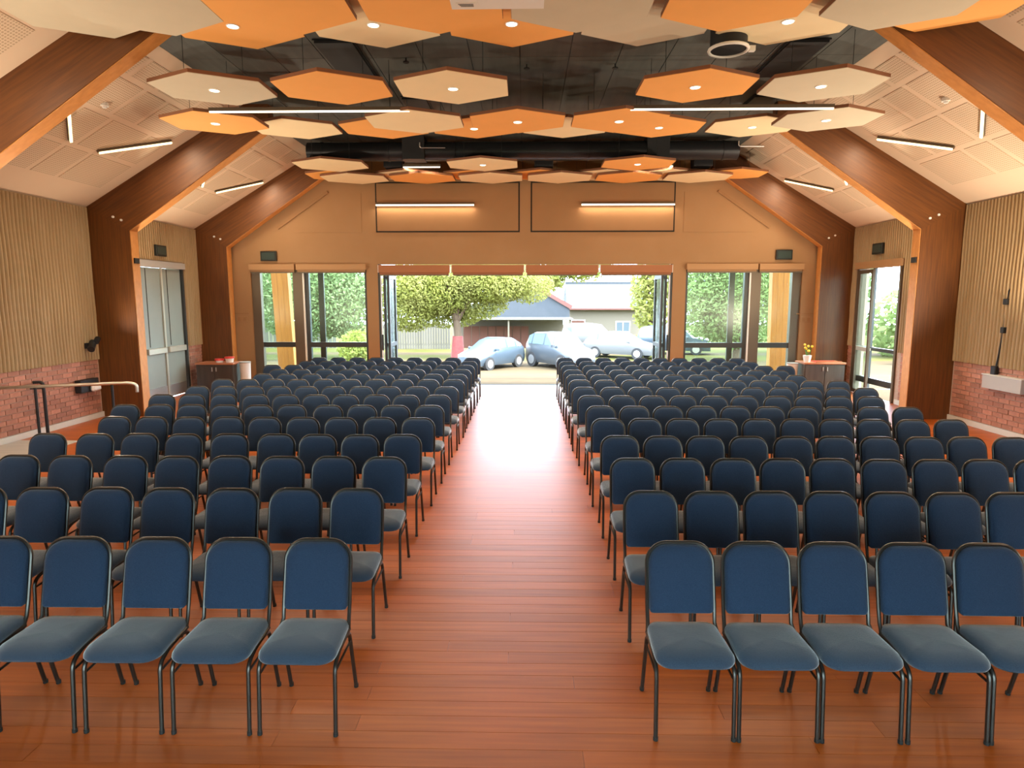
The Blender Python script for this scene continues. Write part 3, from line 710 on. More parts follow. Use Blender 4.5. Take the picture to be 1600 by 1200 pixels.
# ------------------------------------------------------------------ things along the walls
o = empty('handrail', 'chrome topped handrail on black posts by the left brick wall', 'handrail', (-8.0, 9.7, 0))
b = bmesh.new(); tube(b, curve([(-0.15, -0.05, 0.9), (1.50, 0.60, 0.9), (1.60, 0.64, 0.87), (1.60, 0.64, 0.74)], 0.06), 0.026, 10); mk('top_rail', b, 'rail', o, smooth=True)
b = bmesh.new(); tube(b, curve([(-0.12, 0.62, 0.9), (-0.02, 0.66, 0.9), (0.02, 0.66, 0.86), (0.02, 0.66, 0.0)], 0.05), 0.026, 10); mk('return_post', b, 'black', o, smooth=True)
b = bmesh.new(); tube(b, [(-0.16, 0.60, 0.80), (0.02, 0.66, 0.80)], 0.016, 8); mk('mid_rail', b, 'black', o, smooth=True)
for t in (0.27, 0.86):
    x, y = -0.15 + 1.65 * t, -0.05 + 0.65 * t
    b = bmesh.new(); tube(b, [(x, y, 0.0), (x, y, 0.88)], 0.022, 10); mk('post', b, 'black', o, smooth=True)
    b = bmesh.new(); cyl(b, (x, y, 0), 0.05, 0.012, 16); mk('post_flange', b, 'black', o)
tag(mk('entry_mat', bx(XL + 0.05, -7.15, 8.2, 9.95, 0.0, 0.008), 'vinyl_pale'), 'pale grey floor mat under the handrail', 'mat')

def uplighter(label, side, y, power, aim):
    """pair of barrels on a wall bracket that throw light up to the ceiling; side=+1 on the left wall"""
    o = empty('wall_spotlight', label, 'spotlight', ((XL if side > 0 else XR) + side * 0.05, y, 1.40))
    mk('bracket', bx(min(0, side * 0.06), max(0, side * 0.06), -0.05, 0.05, -0.05, 0.05), 'black', o)
    b = bmesh.new(); tube(b, [(side * 0.16, -0.10, -0.06), (side * 0.07, 0.10, 0.06)], 0.06, 14); mk('barrel', b, 'black', o, smooth=True)
    b = bmesh.new(); tube(b, [(side * 0.10, 0.2, 0.12), (side * 0.16, 0.06, 0.07)], 0.05, 14); mk('barrel', b, 'black', o, smooth=True)
    l = lamp('uplight_lamp', 'SPOT', (side * 0.26, 0.16, 0.16), power, o, 0.12, spot=math.radians(130), color=(1.0, 0.86, 0.66), spec=0.03)
    l.rotation_euler = Vector((side * aim[0], aim[1], aim[2])).to_track_quat('-Z', 'Y').to_euler()
uplighter('black twin spotlight on the left ribbed wall beside the middle timber column', 1, 11.72, P_UP * 0.25, (0.8, -0.7, 0.8))
uplighter('added twin fill spotlight on the left wall just behind the middle timber column', 1, 12.75, P_UP * 0.8, (0.75, 0.2, 0.8))  # this and the following units are unseen, added to brighten the ceiling
uplighter('added twin fill spotlight on the right wall just behind the middle timber column', -1, 12.75, P_UP * 0.8, (0.75, 0.2, 0.8))
uplighter('added twin fill spotlight on the left wall before the nearest timber column', 1, 7.3, P_UP, (0.7, 0.55, 0.75))
uplighter('added twin fill spotlight on the left wall near the camera', 1, 3.2, P_UP, (0.7, 0.55, 0.75))
uplighter('added twin fill spotlight on the right wall before the grey ledge', -1, 9.4, P_UP, (0.7, 0.45, 0.75))
uplighter('added twin fill spotlight on the right wall before the nearest timber column', -1, 7.3, P_UP * 0.6, (0.7, 0.55, 0.75))
uplighter('added twin fill spotlight on the right wall near the camera', -1, 3.2, P_UP, (0.7, 0.55, 0.75))
o = empty('wall_unit', 'black wall box with white rounded front behind the handrail', 'wall unit', (XL + 0.03, 11.55, 0.66))
mk('back_box', bx(0, 0.12, -0.2, 0.3, -0.10, 0.13, bev=0.01), 'black', o)
mk('front_cover', bx(0.12, 0.2, 0.02, 0.26, -0.10, 0.02, bev=0.03), 'plastic_white', o)
o = empty('door_plate', 'pale square plate at the corner of the grey double door', 'plate', (XL + 0.02, 13.32, 1.33))
mk('plate', bx(0, 0.02, -0.12, 0.12, -0.17, 0.17, bev=0.004), 'plastic_white', o); mk('reader', bx(0.02, 0.03, -0.04, 0.04, -0.05, 0.05), 'ledge_grey', o)
o = empty('wall_ledge', 'grey ledge box on the right brick dado', 'ledge', (XR, 10.75, 0.75))
mk('ledge_box', bx(-0.14, -0.03, -0.5, 0.38, 0.0, 0.23, bev=0.006), 'ledge_grey', o); mk('ledge_lid', bx(-0.15, -0.03, -0.51, 0.39, 0.23, 0.245), 'skirting', o)
o = empty('hanging_cable', 'black cable with two clips on the right ribbed wall', 'cable', (XR - 0.04, 10.85, 1.0))
b = bmesh.new(); tube(b, [(0, -0.05, 1.45), (0, 0.0, 1.4), (-0.01, 0.02, 0.8), (-0.02, 0.06, 0.3), (-0.03, 0.10, 0.0)], 0.012, 8); mk('cord', b, 'black', o, smooth=True)
for z in (1.22, 0.75): mk('clip', bx(-0.05, 0.02, -0.04, 0.05, z - 0.05, z + 0.05, bev=0.01), 'black', o)
mk('plug', bx(-0.07, 0.0, 0.04, 0.15, -0.02, 0.14, bev=0.01), 'black', o)

def cabinet(label, x0, x1, y0, y1, h, top):
    o = empty('side_cabinet', label, 'cabinet', ((x0 + x1) / 2, (y0 + y1) / 2, 0))
    hw, hd = (x1 - x0) / 2, (y1 - y0) / 2
    mk('body', bx(-hw + 0.02, hw - 0.02, -hd + 0.02, hd, 0.06, h - 0.04), 'cabinet_dark', o)
    mk('plinth', bx(-hw + 0.05, hw - 0.05, -hd + 0.06, hd, 0, 0.06), 'black', o)
    mk('worktop', bx(-hw, hw, -hd, hd, h - 0.04, h, bev=0.005), top, o)
    for k in (-1, 1):
        d = mk('cabinet_door', bx(min(0.006 * k, k * (hw - 0.03)), max(0.006 * k, k * (hw - 0.03)), -hd, -hd + 0.02, 0.08, h - 0.06), 'cabinet_dark', o)
        mk('knob', bx(0.05 * k - 0.01, 0.05 * k + 0.01, -hd - 0.02, -hd, h - 0.2, h - 0.1), 'steel', d)
cabinet('dark cabinet with timber top in the left far corner', -7.95, -7.02, 15.2, 15.75, 0.72, 'cabinet_top')
cabinet('dark cabinet with red brown top in the right far corner', 6.62, 7.60, 15.2, 15.75, 0.76, 'cabinet_top')
o = empty('lidded_bucket', 'white bucket with red lid standing on the left corner cabinet', 'bucket', (-7.2, 15.42, 0.72))
b = bmesh.new(); cyl(b, (0, 0, 0), 0.08, 0.10, 20, r2=0.10); mk('pail', b, 'plastic_white', o, smooth=True)
b = bmesh.new(); cyl(b, (0, 0, 0.10), 0.115, 0.035, 20); mk('lid', b, 'red_lid', o)
o = empty('lidded_bucket', 'low red lidded tub beside the white bucket on the cabinet', 'bucket', (-7.45, 15.42, 0.72))
b = bmesh.new(); cyl(b, (0, 0, 0), 0.08, 0.05, 20); mk('pail', b, 'plastic_white', o, smooth=True)
b = bmesh.new(); cyl(b, (0, 0, 0.05), 0.11, 0.04, 20); mk('lid', b, 'red_lid', o)
o = empty('waste_bin', 'white slim bin standing between left corner cabinet and gable wall', 'bin', (-6.86, 15.5, 0))
b = bmesh.new(); cyl(b, (0, 0, 0), 0.11, 0.70, 20, r2=0.13); mk('bin_body', b, 'plastic_white', o, smooth=True)
b = bmesh.new(); cyl(b, (0, 0, 0.70), 0.135, 0.03, 20); mk('bin_rim', b, 'ledge_grey', o)
o = empty('flower_vase', 'white vase of yellow flowers on the right corner cabinet', 'vase', (6.76, 15.4, 0.76))
b = bmesh.new(); cyl(b, (0, 0, 0), 0.07, 0.16, 16, r2=0.10); mk('vase_body', b, 'plastic_white', o, smooth=True)
for k in range(7):
    a = k * 0.9; r = 0.03 + 0.012 * k; z = 0.27 + 0.035 * ((k * 3) % 5)
    b = bmesh.new(); tube(b, [(0, 0, 0.1), (r * math.cos(a) * 0.5, r * math.sin(a) * 0.5, 0.2), (r * math.cos(a), r * math.sin(a), z)], 0.006, 5); mk('stem', b, 'stem_green', o)
    b = bmesh.new(); bmesh.ops.create_icosphere(b, subdivisions=1, radius=0.032, matrix=Matrix.Translation((r * math.cos(a), r * math.sin(a), z))); mk('flower_head', b, 'petal', o)
o = empty('waste_bin', 'white slim bin standing beside the right corner cabinet', 'bin', (6.46, 15.5, 0))
b = bmesh.new(); cyl(b, (0, 0, 0), 0.11, 0.70, 20, r2=0.13); mk('bin_body', b, 'plastic_white', o, smooth=True)
b = bmesh.new(); cyl(b, (0, 0, 0.70), 0.135, 0.03, 20); mk('bin_rim', b, 'ledge_grey', o)
o = empty('serving_tray', 'red tray lying on the right corner cabinet', 'tray', (7.2, 15.42, 0.76))
mk('tray_base', bx(-0.28, 0.28, -0.18, 0.18, 0, 0.012), 'red_lid', o); mk('tray_rim', frame_rect(bmesh.new(), -0.28, 0.28, -0.18, 0.18, 0.0, 0.03, 0.012) if False else bx(-0.3, 0.3, -0.2, -0.18, 0, 0.035), 'cabinet_top', o)

# ------------------------------------------------------------------ chairs
def T(b, me): return b
XS = 0.196
seat_out = [((x * (0.93 + 0.07 * (0.24 - y) / 0.4)), y) for x, y in rrect(-0.207, 0.207, -0.235, 0.165, (0.085, 0.085, 0.06, 0.06), 6)]
b = pad(bmesh.new(), seat_out, [(0.03, 0.405), (0.006, 0.412), (0.0, 0.425), (0.001, 0.445), (0.012, 0.462), (0.04, 0.474), (0.09, 0.480)],
        lambda x, y, h: (x, y, h + (0.012 * max(0, (y - 0.0)) - 0.02 * max(0, -y - 0.12) / 0.115 * (1 if h > 0.43 else 0.3))))
ME_SEAT = mesh_of(b, 'seat', 'seat_fabric', True)
ME_PAN = mesh_of(bx(-0.17, 0.17, -0.17, 0.12, 0.392, 0.408), 'seat_pan', 'chair_frame')
def lean(z): return 0.150 + 0.19 * (z - 0.5) + 0.06 * max(0, z - 0.62)
back_out = rrect(-0.180, 0.180, 0.525, 0.892, (0.022, 0.022, 0.105, 0.105), 6)
b = pad(bmesh.new(), back_out, [(0.03, -0.012), (0.004, -0.016), (0.0, 0.0), (0.0, 0.022), (0.008, 0.036), (0.03, 0.045), (0.08, 0.050)], lambda x, z, h: (x, lean(z) - h, z))
ME_BACK = mesh_of(b, 'backrest', 'fabric', True)
hoop = [(-XS, 0.10, 0.425), (-XS + 0.008, lean(0.47) - 0.005, 0.47), (-0.190, lean(0.56), 0.56)]
for x, z in [p for p in rrect(-0.188, 0.188, 0.5, 0.899, (0.02, 0.02, 0.113, 0.113), 8)][18:][::-1]:
    hoop.append((x, lean(z), z))
hoop += [(0.190, lean(0.56), 0.56), (XS - 0.008, lean(0.47) - 0.005, 0.47), (XS, 0.10, 0.425)]
ME_HOOP = mesh_of(tube(bmesh.new(), hoop, 0.011, 8), 'back_frame', 'chair_frame', True)
def side(sx):
    fl = mesh_of(tube(bmesh.new(), curve([(sx * XS, 0.11, 0.425), (sx * (XS + 0.004), -0.10, 0.412), (sx * (XS + 0.006), -0.185, 0.375), (sx * (XS + 0.006), -0.213, 0.012)], 0.05), 0.0115, 8), 'front_leg', 'chair_frame', True)
    rl = mesh_of(tube(bmesh.new(), curve([(sx * XS, 0.02, 0.418), (sx * (XS - 0.002), 0.115, 0.405), (sx * (XS - 0.002), 0.215, 0.012)], 0.06), 0.0115, 8), 'rear_leg', 'chair_frame', True)
    br = mesh_of(tube(bmesh.new(), [(sx * XS, -0.178, 0.33), (sx * XS, 0.13, 0.345)], 0.007, 6), 'brace', 'chair_frame', True)
    f1 = bmesh.new(); cyl(f1, (sx * (XS + 0.006), -0.213, 0), 0.0135, 0.02, 8); f1 = mesh_of(f1, 'foot_cap', 'rubber')
    f2 = bmesh.new(); cyl(f2, (sx * (XS - 0.002), 0.218, 0), 0.0135, 0.02, 8); f2 = mesh_of(f2, 'foot_cap', 'rubber')
    return fl, rl, br, f1, f2
SIDES = [side(-1), side(1)]
def chair(x, y, rz, label, group):
    o = empty('stacking_chair', label, 'chair', (x, y, 0), rz, group)
    ob('seat', ME_SEAT, o); ob('seat_pan', ME_PAN, o); ob('backrest', ME_BACK, o); ob('back_frame', ME_HOOP, o)
    for fl, rl, br, f1, f2 in SIDES:
        l1 = ob('leg', fl, o); l2 = ob('leg', rl, o); ob('brace', br, o); ob('foot_cap', f1, l1); ob('foot_cap', f2, l2)
ROWY = [3.29, 4.26, 5.21, 6.12, 7.05, 7.90, 8.78, 9.64, 10.52, 11.28, 12.05, 12.86, 13.68, 14.52]
LX = [[-1.19, -1.65, -2.12, -2.59, -3.06], [-1.22, -1.67, -2.13, -2.6, -3.06, -3.53, -4.0], [-1.22, -1.67, -2.12, -2.59, -3.05, -3.51, -4.0, -4.48],
      [-1.24, -1.67, -2.1, -2.53, -3.01, -3.48, -3.94, -4.39, -4.89], [-1.23, -1.68, -2.13, -2.57, -3.02, -3.46, -3.91, -4.36, -4.80],
      [-1.23, -1.67, -2.10, -2.54, -3.02, -3.45, -3.89, -4.33, -4.76, -5.20], [-1.24, -1.69, -2.12, -2.56, -2.99, -3.42, -3.86, -4.33, -4.78, -5.21],
      [-1.22, -1.68, -2.12, -2.56, -2.99, -3.42, -3.85, -4.28, -4.71, -5.15], [-1.21, -1.64, -2.08, -2.54, -2.97, -3.42, -3.86, -4.29, -4.72, -5.16]]
RX = [[0.89, 1.32, 1.75, 2.19, 2.62], [0.91, 1.34, 1.77, 2.20, 2.63, 3.06, 3.49], [0.94, 1.37, 1.80, 2.23, 2.66, 3.09, 3.53, 3.96, 4.39],
      [0.96, 1.39, 1.82, 2.25, 2.69, 3.12, 3.55, 3.99, 4.42, 4.86], [0.96, 1.39, 1.82, 2.25, 2.69, 3.13, 3.56, 3.99, 4.43, 4.87],
      [0.98, 1.41, 1.84, 2.27, 2.70, 3.13, 3.56, 3.99, 4.43, 4.87], [0.95, 1.39, 1.82, 2.25, 2.68, 3.11, 3.57, 4.0, 4.43, 4.87],
      [0.93, 1.37, 1.80, 2.23, 2.66, 3.11, 3.54, 3.97, 4.40, 4.83, 5.26], [0.94, 1.37, 1.82, 2.25, 2.68, 3.11, 3.54, 3.97, 4.40, 4.83, 5.26]]
for n0, n1 in ((9, 10), (9, 10), (10, 11), (9, 10), (9, 10)):
    LX.append([-1.22 - 0.445 * k for k in range(n0)]); RX.append([0.94 + 0.438 * k for k in range(n1)])
for r, yy in enumerate(ROWY):
    for side_name, xs in (('left', LX[r]), ('right', RX[r])):
        for k, x in enumerate(xs):
            jit = rnd.uniform(-0.012, 0.012) if r else 0
            chair(x, yy + jit, rnd.uniform(-0.012, 0.012), f'navy padded chair, {ORD[k]} from the aisle, {ORD[r]} row, {side_name} block', f'chairs of the {side_name} block')

# ------------------------------------------------------------------ outside: ground, canopy, trees, cars, houses
def gz(x, y):
    d = max(0.0, y - 17.2, x - 9.0, -x - 9.2, -y - 5)
    t = min(1.0, d / 14.0)
    u = min(1.0, max(0.0, (y - 43) / 13))
    return -0.06 - 1.1 * t * t * (3 - 2 * t) - 1.25 * u * u * (3 - 2 * u)
bm = bmesh.new(); nx, ny = 60, 50
xs = [-75 + 150 * i / nx for i in range(nx + 1)]; ys = [YB + 0.4 + (95) * (j / ny) ** 1.6 for j in range(ny + 1)]
def grid(bm, xs, ys, mfun):
    V = [[bm.verts.new((x, y, gz(x, y))) for x in xs] for y in ys]
    for j in range(len(ys) - 1):
        for i in range(len(xs) - 1):
            f = bm.faces.new((V[j][i], V[j][i + 1], V[j + 1][i + 1], V[j + 1][i])); f.material_index = mfun((xs[i] + xs[i + 1]) / 2, (ys[j] + ys[j + 1]) / 2)
grid(bm, xs, ys, lambda x, y: 0 if y < 35 or (38 < y < 41) else 1)
grid(bm, [XR + 0.25 + k * 2 for k in range(32)], [YF - 0.25 + (YB + 0.65 - YF) * k / 14 for k in range(15)], lambda x, y: 0 if x < 16 else 1)
grid(bm, [-75 + 150 * k / 10 for k in range(11)], [-45, -30, -15, -9, -6, YF - 0.25], lambda x, y: 0 if y > -9 else 1)
grid(bm, [-75 + (75 + XL - 0.25) * k / 20 for k in range(21)], [YF - 0.25 + (YB + 0.65 - YF) * k / 10 for k in range(11)], lambda x, y: 1)
go = struct(mk('ground', bm, 'ground_pave', smooth=True), 'pale sandy paving and lawn outside the hall', 'ground'); go.data.materials.append(MATS['ground_lawn'])
o = struct(mk('terrace_step', bx(-8.4, 8.4, YB + 0.25, 17.15, -0.3, -0.03), 'step_stone'), 'grey stone step outside the wide opening', 'step')
o = tag(mk('veranda_beam', bx(-8.6, 8.6, 17.85, 18.15, 4.3, 4.6), 'post_outside'), 'timber beam carried by the veranda posts outside', 'beam')
for x, t, ln in ((-6.72, 'left', -0.15), (7.06, 'right', -0.08)):
    o = empty('veranda_post', f'honey coloured timber post outside the {t} window', 'post', (x, 18.0, -0.07), group='veranda posts')
    for k in range(3):
        a, b2 = -0.23 + k * 0.155, -0.23 + (k + 1) * 0.155 - 0.004
        vs = [(a, 0.01), (b2, 0.01), (b2 + ln, 4.37), (a + ln, 4.37)]
        mk('lamination', prism(bmesh.new(), vs, 'y', -0.12, 0.12), 'post_outside', o)
    mk('post_shoe', bx(-0.26, 0.26, -0.14, 0.14, 0.0, 0.18), 'dark_frame', o)

def leaves(b, c, rx, ry, rz, n, size, rr):
    for _ in range(n):
        while True:
            p = Vector((rr.uniform(-1, 1), rr.uniform(-1, 1), rr.uniform(-1, 1)))
            if 0.25 < p.length < 1: break
        q = Vector((c[0] + p.x * rx, c[1] + p.y * ry, c[2] + p.z * rz))
        u = Vector((rr.gauss(0, 1), rr.gauss(0, 1), rr.gauss(0, 1))).normalized(); v = u.orthogonal().normalized()
        s = size * rr.uniform(0.6, 1.3)
        vs = [b.verts.new(q + u * s), b.verts.new(q + v * s * 0.5), b.verts.new(q - u * s), b.verts.new(q - v * s * 0.5)]
        b.faces.new(vs)
def tree(label, x, y, h, clumps, n, size, leafm, trunk_r=0.3, wrap=False, branches=6, seed=1, cat='tree', name='street_tree'):
    rr = random.Random(seed); z0 = gz(x, y) - 0.05
    o = empty(name, label, cat, (x, y, z0))
    b = bmesh.new(); tube(b, [(0, 0, 0), (0.05, 0, h * 0.2), (-0.03, 0, h * 0.36)], trunk_r, 10, trunk_r * 0.75); mk('trunk', b, 'bark', o, smooth=True)
    if wrap:
        b = bmesh.new(); cyl(b, (0.02, 0, 0.05), trunk_r * 1.5, h * 0.2, 14, r2=trunk_r * 1.12); mk('trunk_wrap', b, 'red_wrap', o, smooth=True)
    for k in range(branches):
        a = 2 * PI * k / branches + rr.uniform(-0.3, 0.3); r = rr.uniform(0.35, 0.6) * max(c[3] for c in clumps)
        b = bmesh.new(); tube(b, [(-0.03, 0, h * 0.33), (r * 0.4 * math.cos(a), r * 0.4 * math.sin(a), h * 0.52), (r * math.cos(a), r * math.sin(a), h * 0.78)], trunk_r * 0.45, 7, trunk_r * 0.12); mk('branch', b, 'bark', o, smooth=True)
    b = bmesh.new(); tot = sum(c[3] * c[4] * c[5] for c in clumps)
    for (cx, cy, cz, rx, ry, rz) in clumps: leaves(b, (cx, cy, cz), rx, ry, rz, int(n * rx * ry * rz / tot), size, rr)
    f = mk('foliage', b, leafm, o); f['kind'] = 'stuff'
    return o
tree('broad light green street tree with red wrapped trunk', -3.9, 37.0, 6.2, [(-1.4, 0, 4.1, 3.1, 2.2, 1.7), (1.8, 0, 4.4, 2.7, 2.0, 1.3), (-2.7, 0, 2.9, 1.9, 1.6, 1.4), (0.2, 0, 4.6, 3.6, 2, 1.1), (4.1, 0.3, 4.2, 1.5, 1.2, 1.1), (0.6, 0.6, 3.0, 2.4, 1.2, 0.9), (-0.6, 0.8, 2.4, 2.0, 1.0, 0.7)], 60000, 0.085, 'leaf_light', 0.27, True, 9, 3)
tree('tall pale green tree at the right edge of the wide opening', 8.7, 44.5, 7, [(0, 0, 3.8, 1.5, 1.3, 3.0), (0.6, 0, 5.0, 1.3, 1.2, 2)], 2600, 0.2, 'leaf_light', 0.22, False, 5, 4)
tree('dense green tree filling the left window', -12.4, 36, 8, [(0, 0, 4.4, 3.8, 2.5, 3.4), (2.0, 0, 3.2, 2.0, 2, 2.0)], 26000, 0.115, 'leaf_deep', 0.3, False, 6, 5)
tree('green tree behind the left timber post', -18.6, 40, 8, [(0, 0, 4.4, 3.6, 2.5, 3.4)], 9000, 0.19, 'leaf_green', 0.3, False, 6, 6)
tree('yellow green bush below the left window tree', -8.2, 31.0, 2, [(0, 0, 1.05, 0.9, 0.9, 0.85)], 1500, 0.11, 'leaf_light', 0.08, False, 5, 7, 'bush', 'garden_bush')
tree('dense bright green tree filling the right window', 11.6, 35, 8, [(0, 0, 4.2, 3.0, 2.5, 3.5), (-1.5, 0, 3.5, 2, 2, 2.4)], 26000, 0.11, 'leaf_green', 0.3, False, 6, 8)
tree('green tree behind the right timber post', 17.2, 39, 8, [(0, 0, 4.4, 3.4, 2.5, 3.4)], 9000, 0.19, 'leaf_deep', 0.3, False, 6, 9)
tree('leafy tree rising behind the house roof', 2.6, 84, 13, [(-2, 0, 8, 5, 3, 3.4), (4.5, 0, 9.3, 4.5, 3, 2.6)], 3500, 0.45, 'leaf_light', 0.5, False, 5, 10)
tree('green hedge mound outside the open glass door', 28, 40, 5, [(-4, -2, 1.8, 4, 2.5, 2.6), (1, 0.5, 2.0, 4, 2.5, 2.9), (6, 3, 1.8, 4.5, 2.5, 2.6)], 7000, 0.28, 'leaf_green', 0.2, False, 6, 11, 'hedge', 'hedge_mound')

# pale paling fences
def fence(label, x0, x1, y, h, n, y1=None):
    y1 = y if y1 is None else y1
    z = gz((x0 + x1) / 2, y) - 0.02
    o = empty('paling_fence', label, 'fence', (x0, y, z), math.atan2(y1 - y, x1 - x0))
    L = math.hypot(x1 - x0, y1 - y); p = L / n
    pm = [mesh_of(bx(0, p * 0.86, -0.015, 0.015, 0.03, h * k), 'paling', 'fence_pale') for k in (1.0, 0.97, 1.03)]
    for i in range(n): ob('paling', pm[i % 3], o, (i * p, 0, 0))
    for zz in (0.3, h - 0.3): mk('fence_rail', bx(0, L, 0.015, 0.06, zz, zz + 0.08), 'fence_pale', o)
fence('pale paling fence behind the street tree', -10.5, -5.0, 43, 1.75, 32)
fence('pale paling fence left of the big tree seen through the left window', -24, -13, 44, 1.6, 40)
fence('pale fence outside the open glass door', 19, 30, 33, 1.25, 40, 40)

# houses
o = empty('house', 'cream house with grey gabled roof across the street', 'house', (7.2, 66, gz(7, 66)))
mk('wall', bx(-2.6, 5.4, 0, 7, 0, 3.5), 'house_wall', o)
wv = mk('window', frame_rect(bmesh.new(), 2.1, 3.6, 1.15, 2.3, -0.06, 0.02, 0.1), 'white_trim', o)
mk('pane', bx(2.2, 2.82, -0.03, -0.01, 1.25, 2.2), 'house_glass', wv); mk('pane', bx(2.9, 3.5, -0.03, -0.01, 1.25, 2.2), 'house_glass', wv); mk('mullion', bx(2.82, 2.9, -0.05, 0.0, 1.25, 2.2), 'white_trim', wv)
dr = mk('door', bx(-2.4, -1.1, -0.06, 0, 0.0, 2.35), 'timber_red', o); mk('door_frame', frame_rect(bmesh.new(), -2.5, -1.0, 0.0, 2.45, -0.08, 0.0, 0.1), 'white_trim', dr)
mk('roof', prism(bmesh.new(), [(-0.7, 3.5), (-0.7, 3.62), (3.5, 6.1), (7.7, 3.62), (7.7, 3.5)], 'x', -2.9, 5.8), 'roof_grey', o)
mk('gutter', bx(-2.9, 5.8, -0.84, -0.70, 3.46, 3.6), 'barge_red', o)
o = empty('house', 'grey roofed house wing with red barge board and carport', 'house', (0, 57, gz(0, 57)))
mk('roof', prism(bmesh.new(), [(-6.0, 2.9), (4.1, 2.9), (4.1, 3.75), (0.6, 5.75), (-6.0, 3.6)], 'y', 2, 6.5), 'roof_grey', o)
mk('barge_board', prism(bmesh.new(), [(4.2, 3.62), (4.35, 3.95), (0.6, 6.1), (0.6, 5.7)], 'y', 1.8, 2.0), 'barge_red', o)
mk('wall', bx(-6.0, 3.6, 3.0, 6.3, 0, 2.9), 'house_wall', o)
mk('carport_roof', bx(-6.4, 4.2, -1.5, 2.0, 2.78, 2.9), 'fence_pale', o)
for x in (-6.2, -1.4, 3.95): mk('carport_post', bx(x - 0.07, x + 0.07, -1.3, -1.16, 0, 2.78), 'house_wall', o)
for k in range(8): mk('timber_panel', bx(-5.6 + k * 0.75, -4.9 + k * 0.75, 1.6, 1.66, 0, 2.1), 'timber_red', o)
o = empty('garden_hedge', 'low clipped yellow green hedge in front of the cream house', 'hedge', (7.6, 60, gz(7, 60)))
rr = random.Random(5); b = bmesh.new(); box(b, -3.2, 4.4, -0.3, 0.3, 0, 1.0)
f = mk('hedge_core', b, 'leaf_light', o); b = bmesh.new(); leaves(b, (0.6, 0, 0.65), 4.2, 0.6, 0.7, 1600, 0.12, rr); f = mk('foliage', b, 'leaf_light', o); f['kind'] = 'stuff'
o = empty('far_building', 'distant low building with teal and brown bays above the house roof', 'building', (12.5, 96, gz(10, 96)))
mk('wall', bx(-6, 6, 0, 6, 0, 6.6), 'house_wall', o); mk('roof', bx(-6.5, 6.5, -0.6, 6.5, 6.6, 7.0), 'roof_grey', o)
mk('bay', bx(-5.5, -0.6, -0.1, 0, 4.9, 6.3), 'barge_red', o); mk('bay', bx(-0.3, 1.6, -0.1, 0, 4.9, 6.3), 'teal', o); mk('bay', bx(1.8, 5.2, -0.1, 0, 4.9, 6.3), 'cabinet_dark', o)

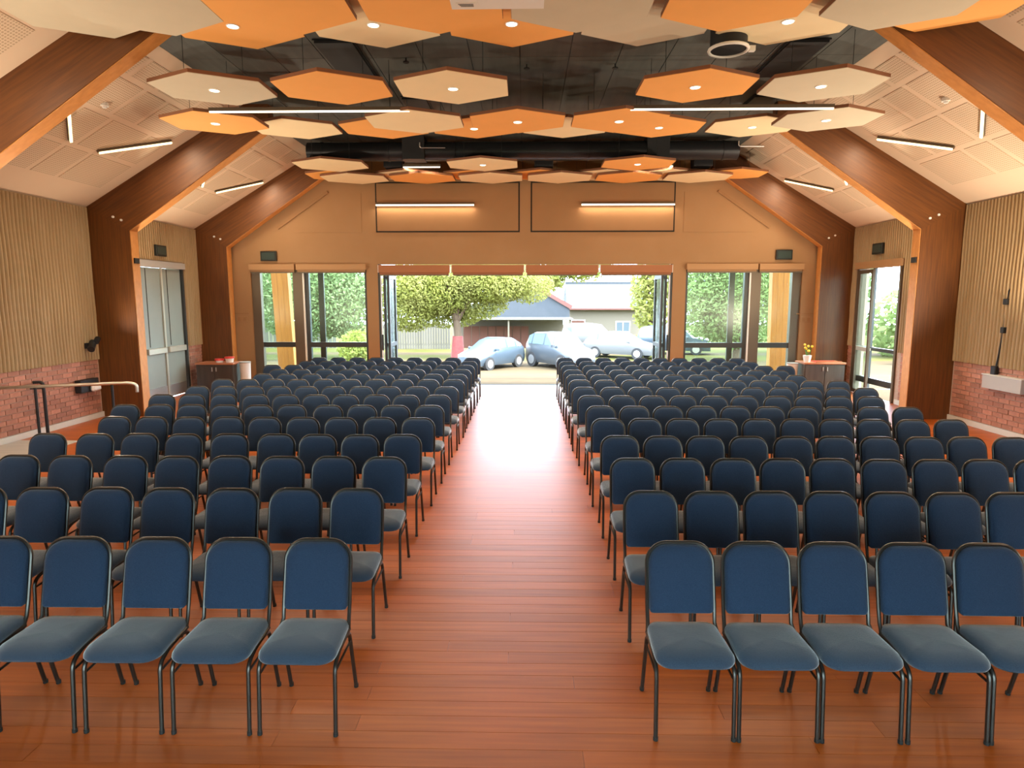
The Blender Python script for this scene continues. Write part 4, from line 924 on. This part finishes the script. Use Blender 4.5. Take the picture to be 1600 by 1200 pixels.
# cars
def car(label, x, y, rz, L, Wd, H, paint, kind, cat='car'):
    """kind: list of stations (t along length 0=front..1=rear, belt height, roof height)"""
    o = empty('parked_car', label, cat, (x, y, gz(x, y)), rz)
    b = bmesh.new(); rings = []; hw = Wd / 2
    for t, belt, roof in kind:
        xx = (t - 0.5) * L; e = 1 - 0.16 * max(0, abs(t - 0.5) * 2 - 0.72) / 0.28
        cab = roof - belt > 0.08
        wr = hw * (0.76 if cab else 0.9) * e; wb = hw * e
        pts = [(-wb * 0.9, 0.24), (-wb, 0.45), (-wb, belt - 0.18), (-wb * 0.96, belt), (-wr, roof - 0.04), (-wr * 0.75, roof), (wr * 0.75, roof), (wr, roof - 0.04), (wb * 0.96, belt), (wb, belt - 0.18), (wb, 0.45), (wb * 0.9, 0.24)]
        rings.append([b.verts.new((xx, p[0], p[1])) for p in pts])
    n = 12
    for i in range(len(rings) - 1):
        for k in range(n): b.faces.new((rings[i][k], rings[i][(k + 1) % n], rings[i + 1][(k + 1) % n], rings[i + 1][k]))
    b.faces.new(rings[0]); b.faces.new(list(reversed(rings[-1])))
    co = [[v.co.copy() for v in r] for r in rings]
    mk('body', b, paint, o, smooth=True)
    def quad(nm, A, B2, D, E2, m, off):
        q = bmesh.new(); ctr = (A + B2 + D + E2) / 4; P = [ctr + (p - ctr) * 0.88 for p in (A, B2, D, E2)]
        nn = (P[1] - P[0]).cross(P[3] - P[0]).normalized()
        if nn.dot(ctr - Vector((0, 0, 0.7))) < 0: nn = -nn
        v0 = [q.verts.new(p + nn * off) for p in P]; v1 = [q.verts.new(p - nn * 0.03) for p in P]
        q.faces.new(v0); q.faces.new(list(reversed(v1)))
        for k in range(4): q.faces.new((v0[k], v1[k], v1[(k + 1) % 4], v0[(k + 1) % 4]))
        mk(nm, q, m, o)
    for i in range(len(kind) - 1):
        r0, r1 = kind[i][2] - kind[i][1], kind[i + 1][2] - kind[i + 1][1]
        if r0 > 0.08 and r1 > 0.08:
            for k0, k1 in ((3, 4), (8, 7)): quad('side_window', co[i][k0], co[i + 1][k0], co[i + 1][k1], co[i][k1], 'car_glass', 0.012)
        elif r0 <= 0.08 < r1: quad('windscreen', co[i][4], co[i][7], co[i + 1][7], co[i + 1][4], 'car_glass', 0.012)
        elif r1 <= 0.08 < r0: quad('rear_window', co[i][4], co[i][7], co[i + 1][7], co[i + 1][4], 'car_glass', 0.012)
    wr = H * 0.215
    for tx in (0.19, 0.81):
        for sy in (-1, 1):
            q = bmesh.new(); cyl(q, ((tx - 0.5) * L, sy * (hw - 0.1) - 0.11, wr), wr, 0.22, 22, 'y'); wl = mk('wheel', q, 'tyre', o)
            q = bmesh.new(); cyl(q, ((tx - 0.5) * L, sy * (hw + 0.015) - 0.01, wr), wr * 0.62, 0.02, 16, 'y'); mk('hub_cap', q, 'steel', wl)
    for sy in (-1, 1):
        mk('head_lamp', bx(-L / 2 + 0.0, -L / 2 + 0.22, sy * hw * 0.62 - 0.17, sy * hw * 0.62 + 0.17, 0.62, 0.74, bev=0.02), 'car_lamp', o)
        mk('tail_lamp', bx(L / 2 - 0.16, L / 2 + 0.01, sy * hw * 0.66 - 0.12, sy * hw * 0.66 + 0.12, 0.72, 0.9, bev=0.02), 'red_lid', o)
        mk('mirror', bx(-0.2 * L, -0.2 * L + 0.12, sy * (hw + 0.08) - 0.09, sy * (hw + 0.08) + 0.09, H * 0.62, H * 0.70, bev=0.02), paint, o)
HATCH = [(0.0, 0.62, 0.64), (0.05, 0.78, 0.80), (0.24, 0.94, 0.97), (0.42, 0.98, 1.40), (0.56, 1.0, 1.50), (0.76, 1.02, 1.47), (0.93, 1.03, 1.22), (0.985, 0.95, 0.98), (1.0, 0.8, 0.82)]
SUV = [(0.0, 0.7, 0.72), (0.04, 0.92, 0.95), (0.24, 1.05, 1.08), (0.36, 1.1, 1.62), (0.55, 1.12, 1.74), (0.82, 1.12, 1.72), (0.95, 1.12, 1.58), (0.985, 1.08, 1.12), (1.0, 0.8, 0.84)]
car('pale blue hatchback parked on the street before the aisle', -1.6, 31.5, math.radians(52), 3.5, 1.62, 1.5, 'car_blue', HATCH)
car('silver off road wagon parked beside the blue hatchback', 1.72, 31.8, math.radians(126), 3.7, 1.75, 1.75, 'car_silver', SUV)
car('white hatchback parked at the right of the wide opening', 5.6, 37.2, math.radians(150), 4.1, 1.75, 1.5, 'car_white', HATCH)
car('pale blue wagon behind the white hatchback', 9.2, 39.8, math.radians(165), 4.4, 1.8, 1.6, 'car_blue', SUV)
car('white wagon parked beyond the silver wagon', 4.6, 43.5, math.radians(175), 4.3, 1.8, 1.6, 'car_white', SUV)
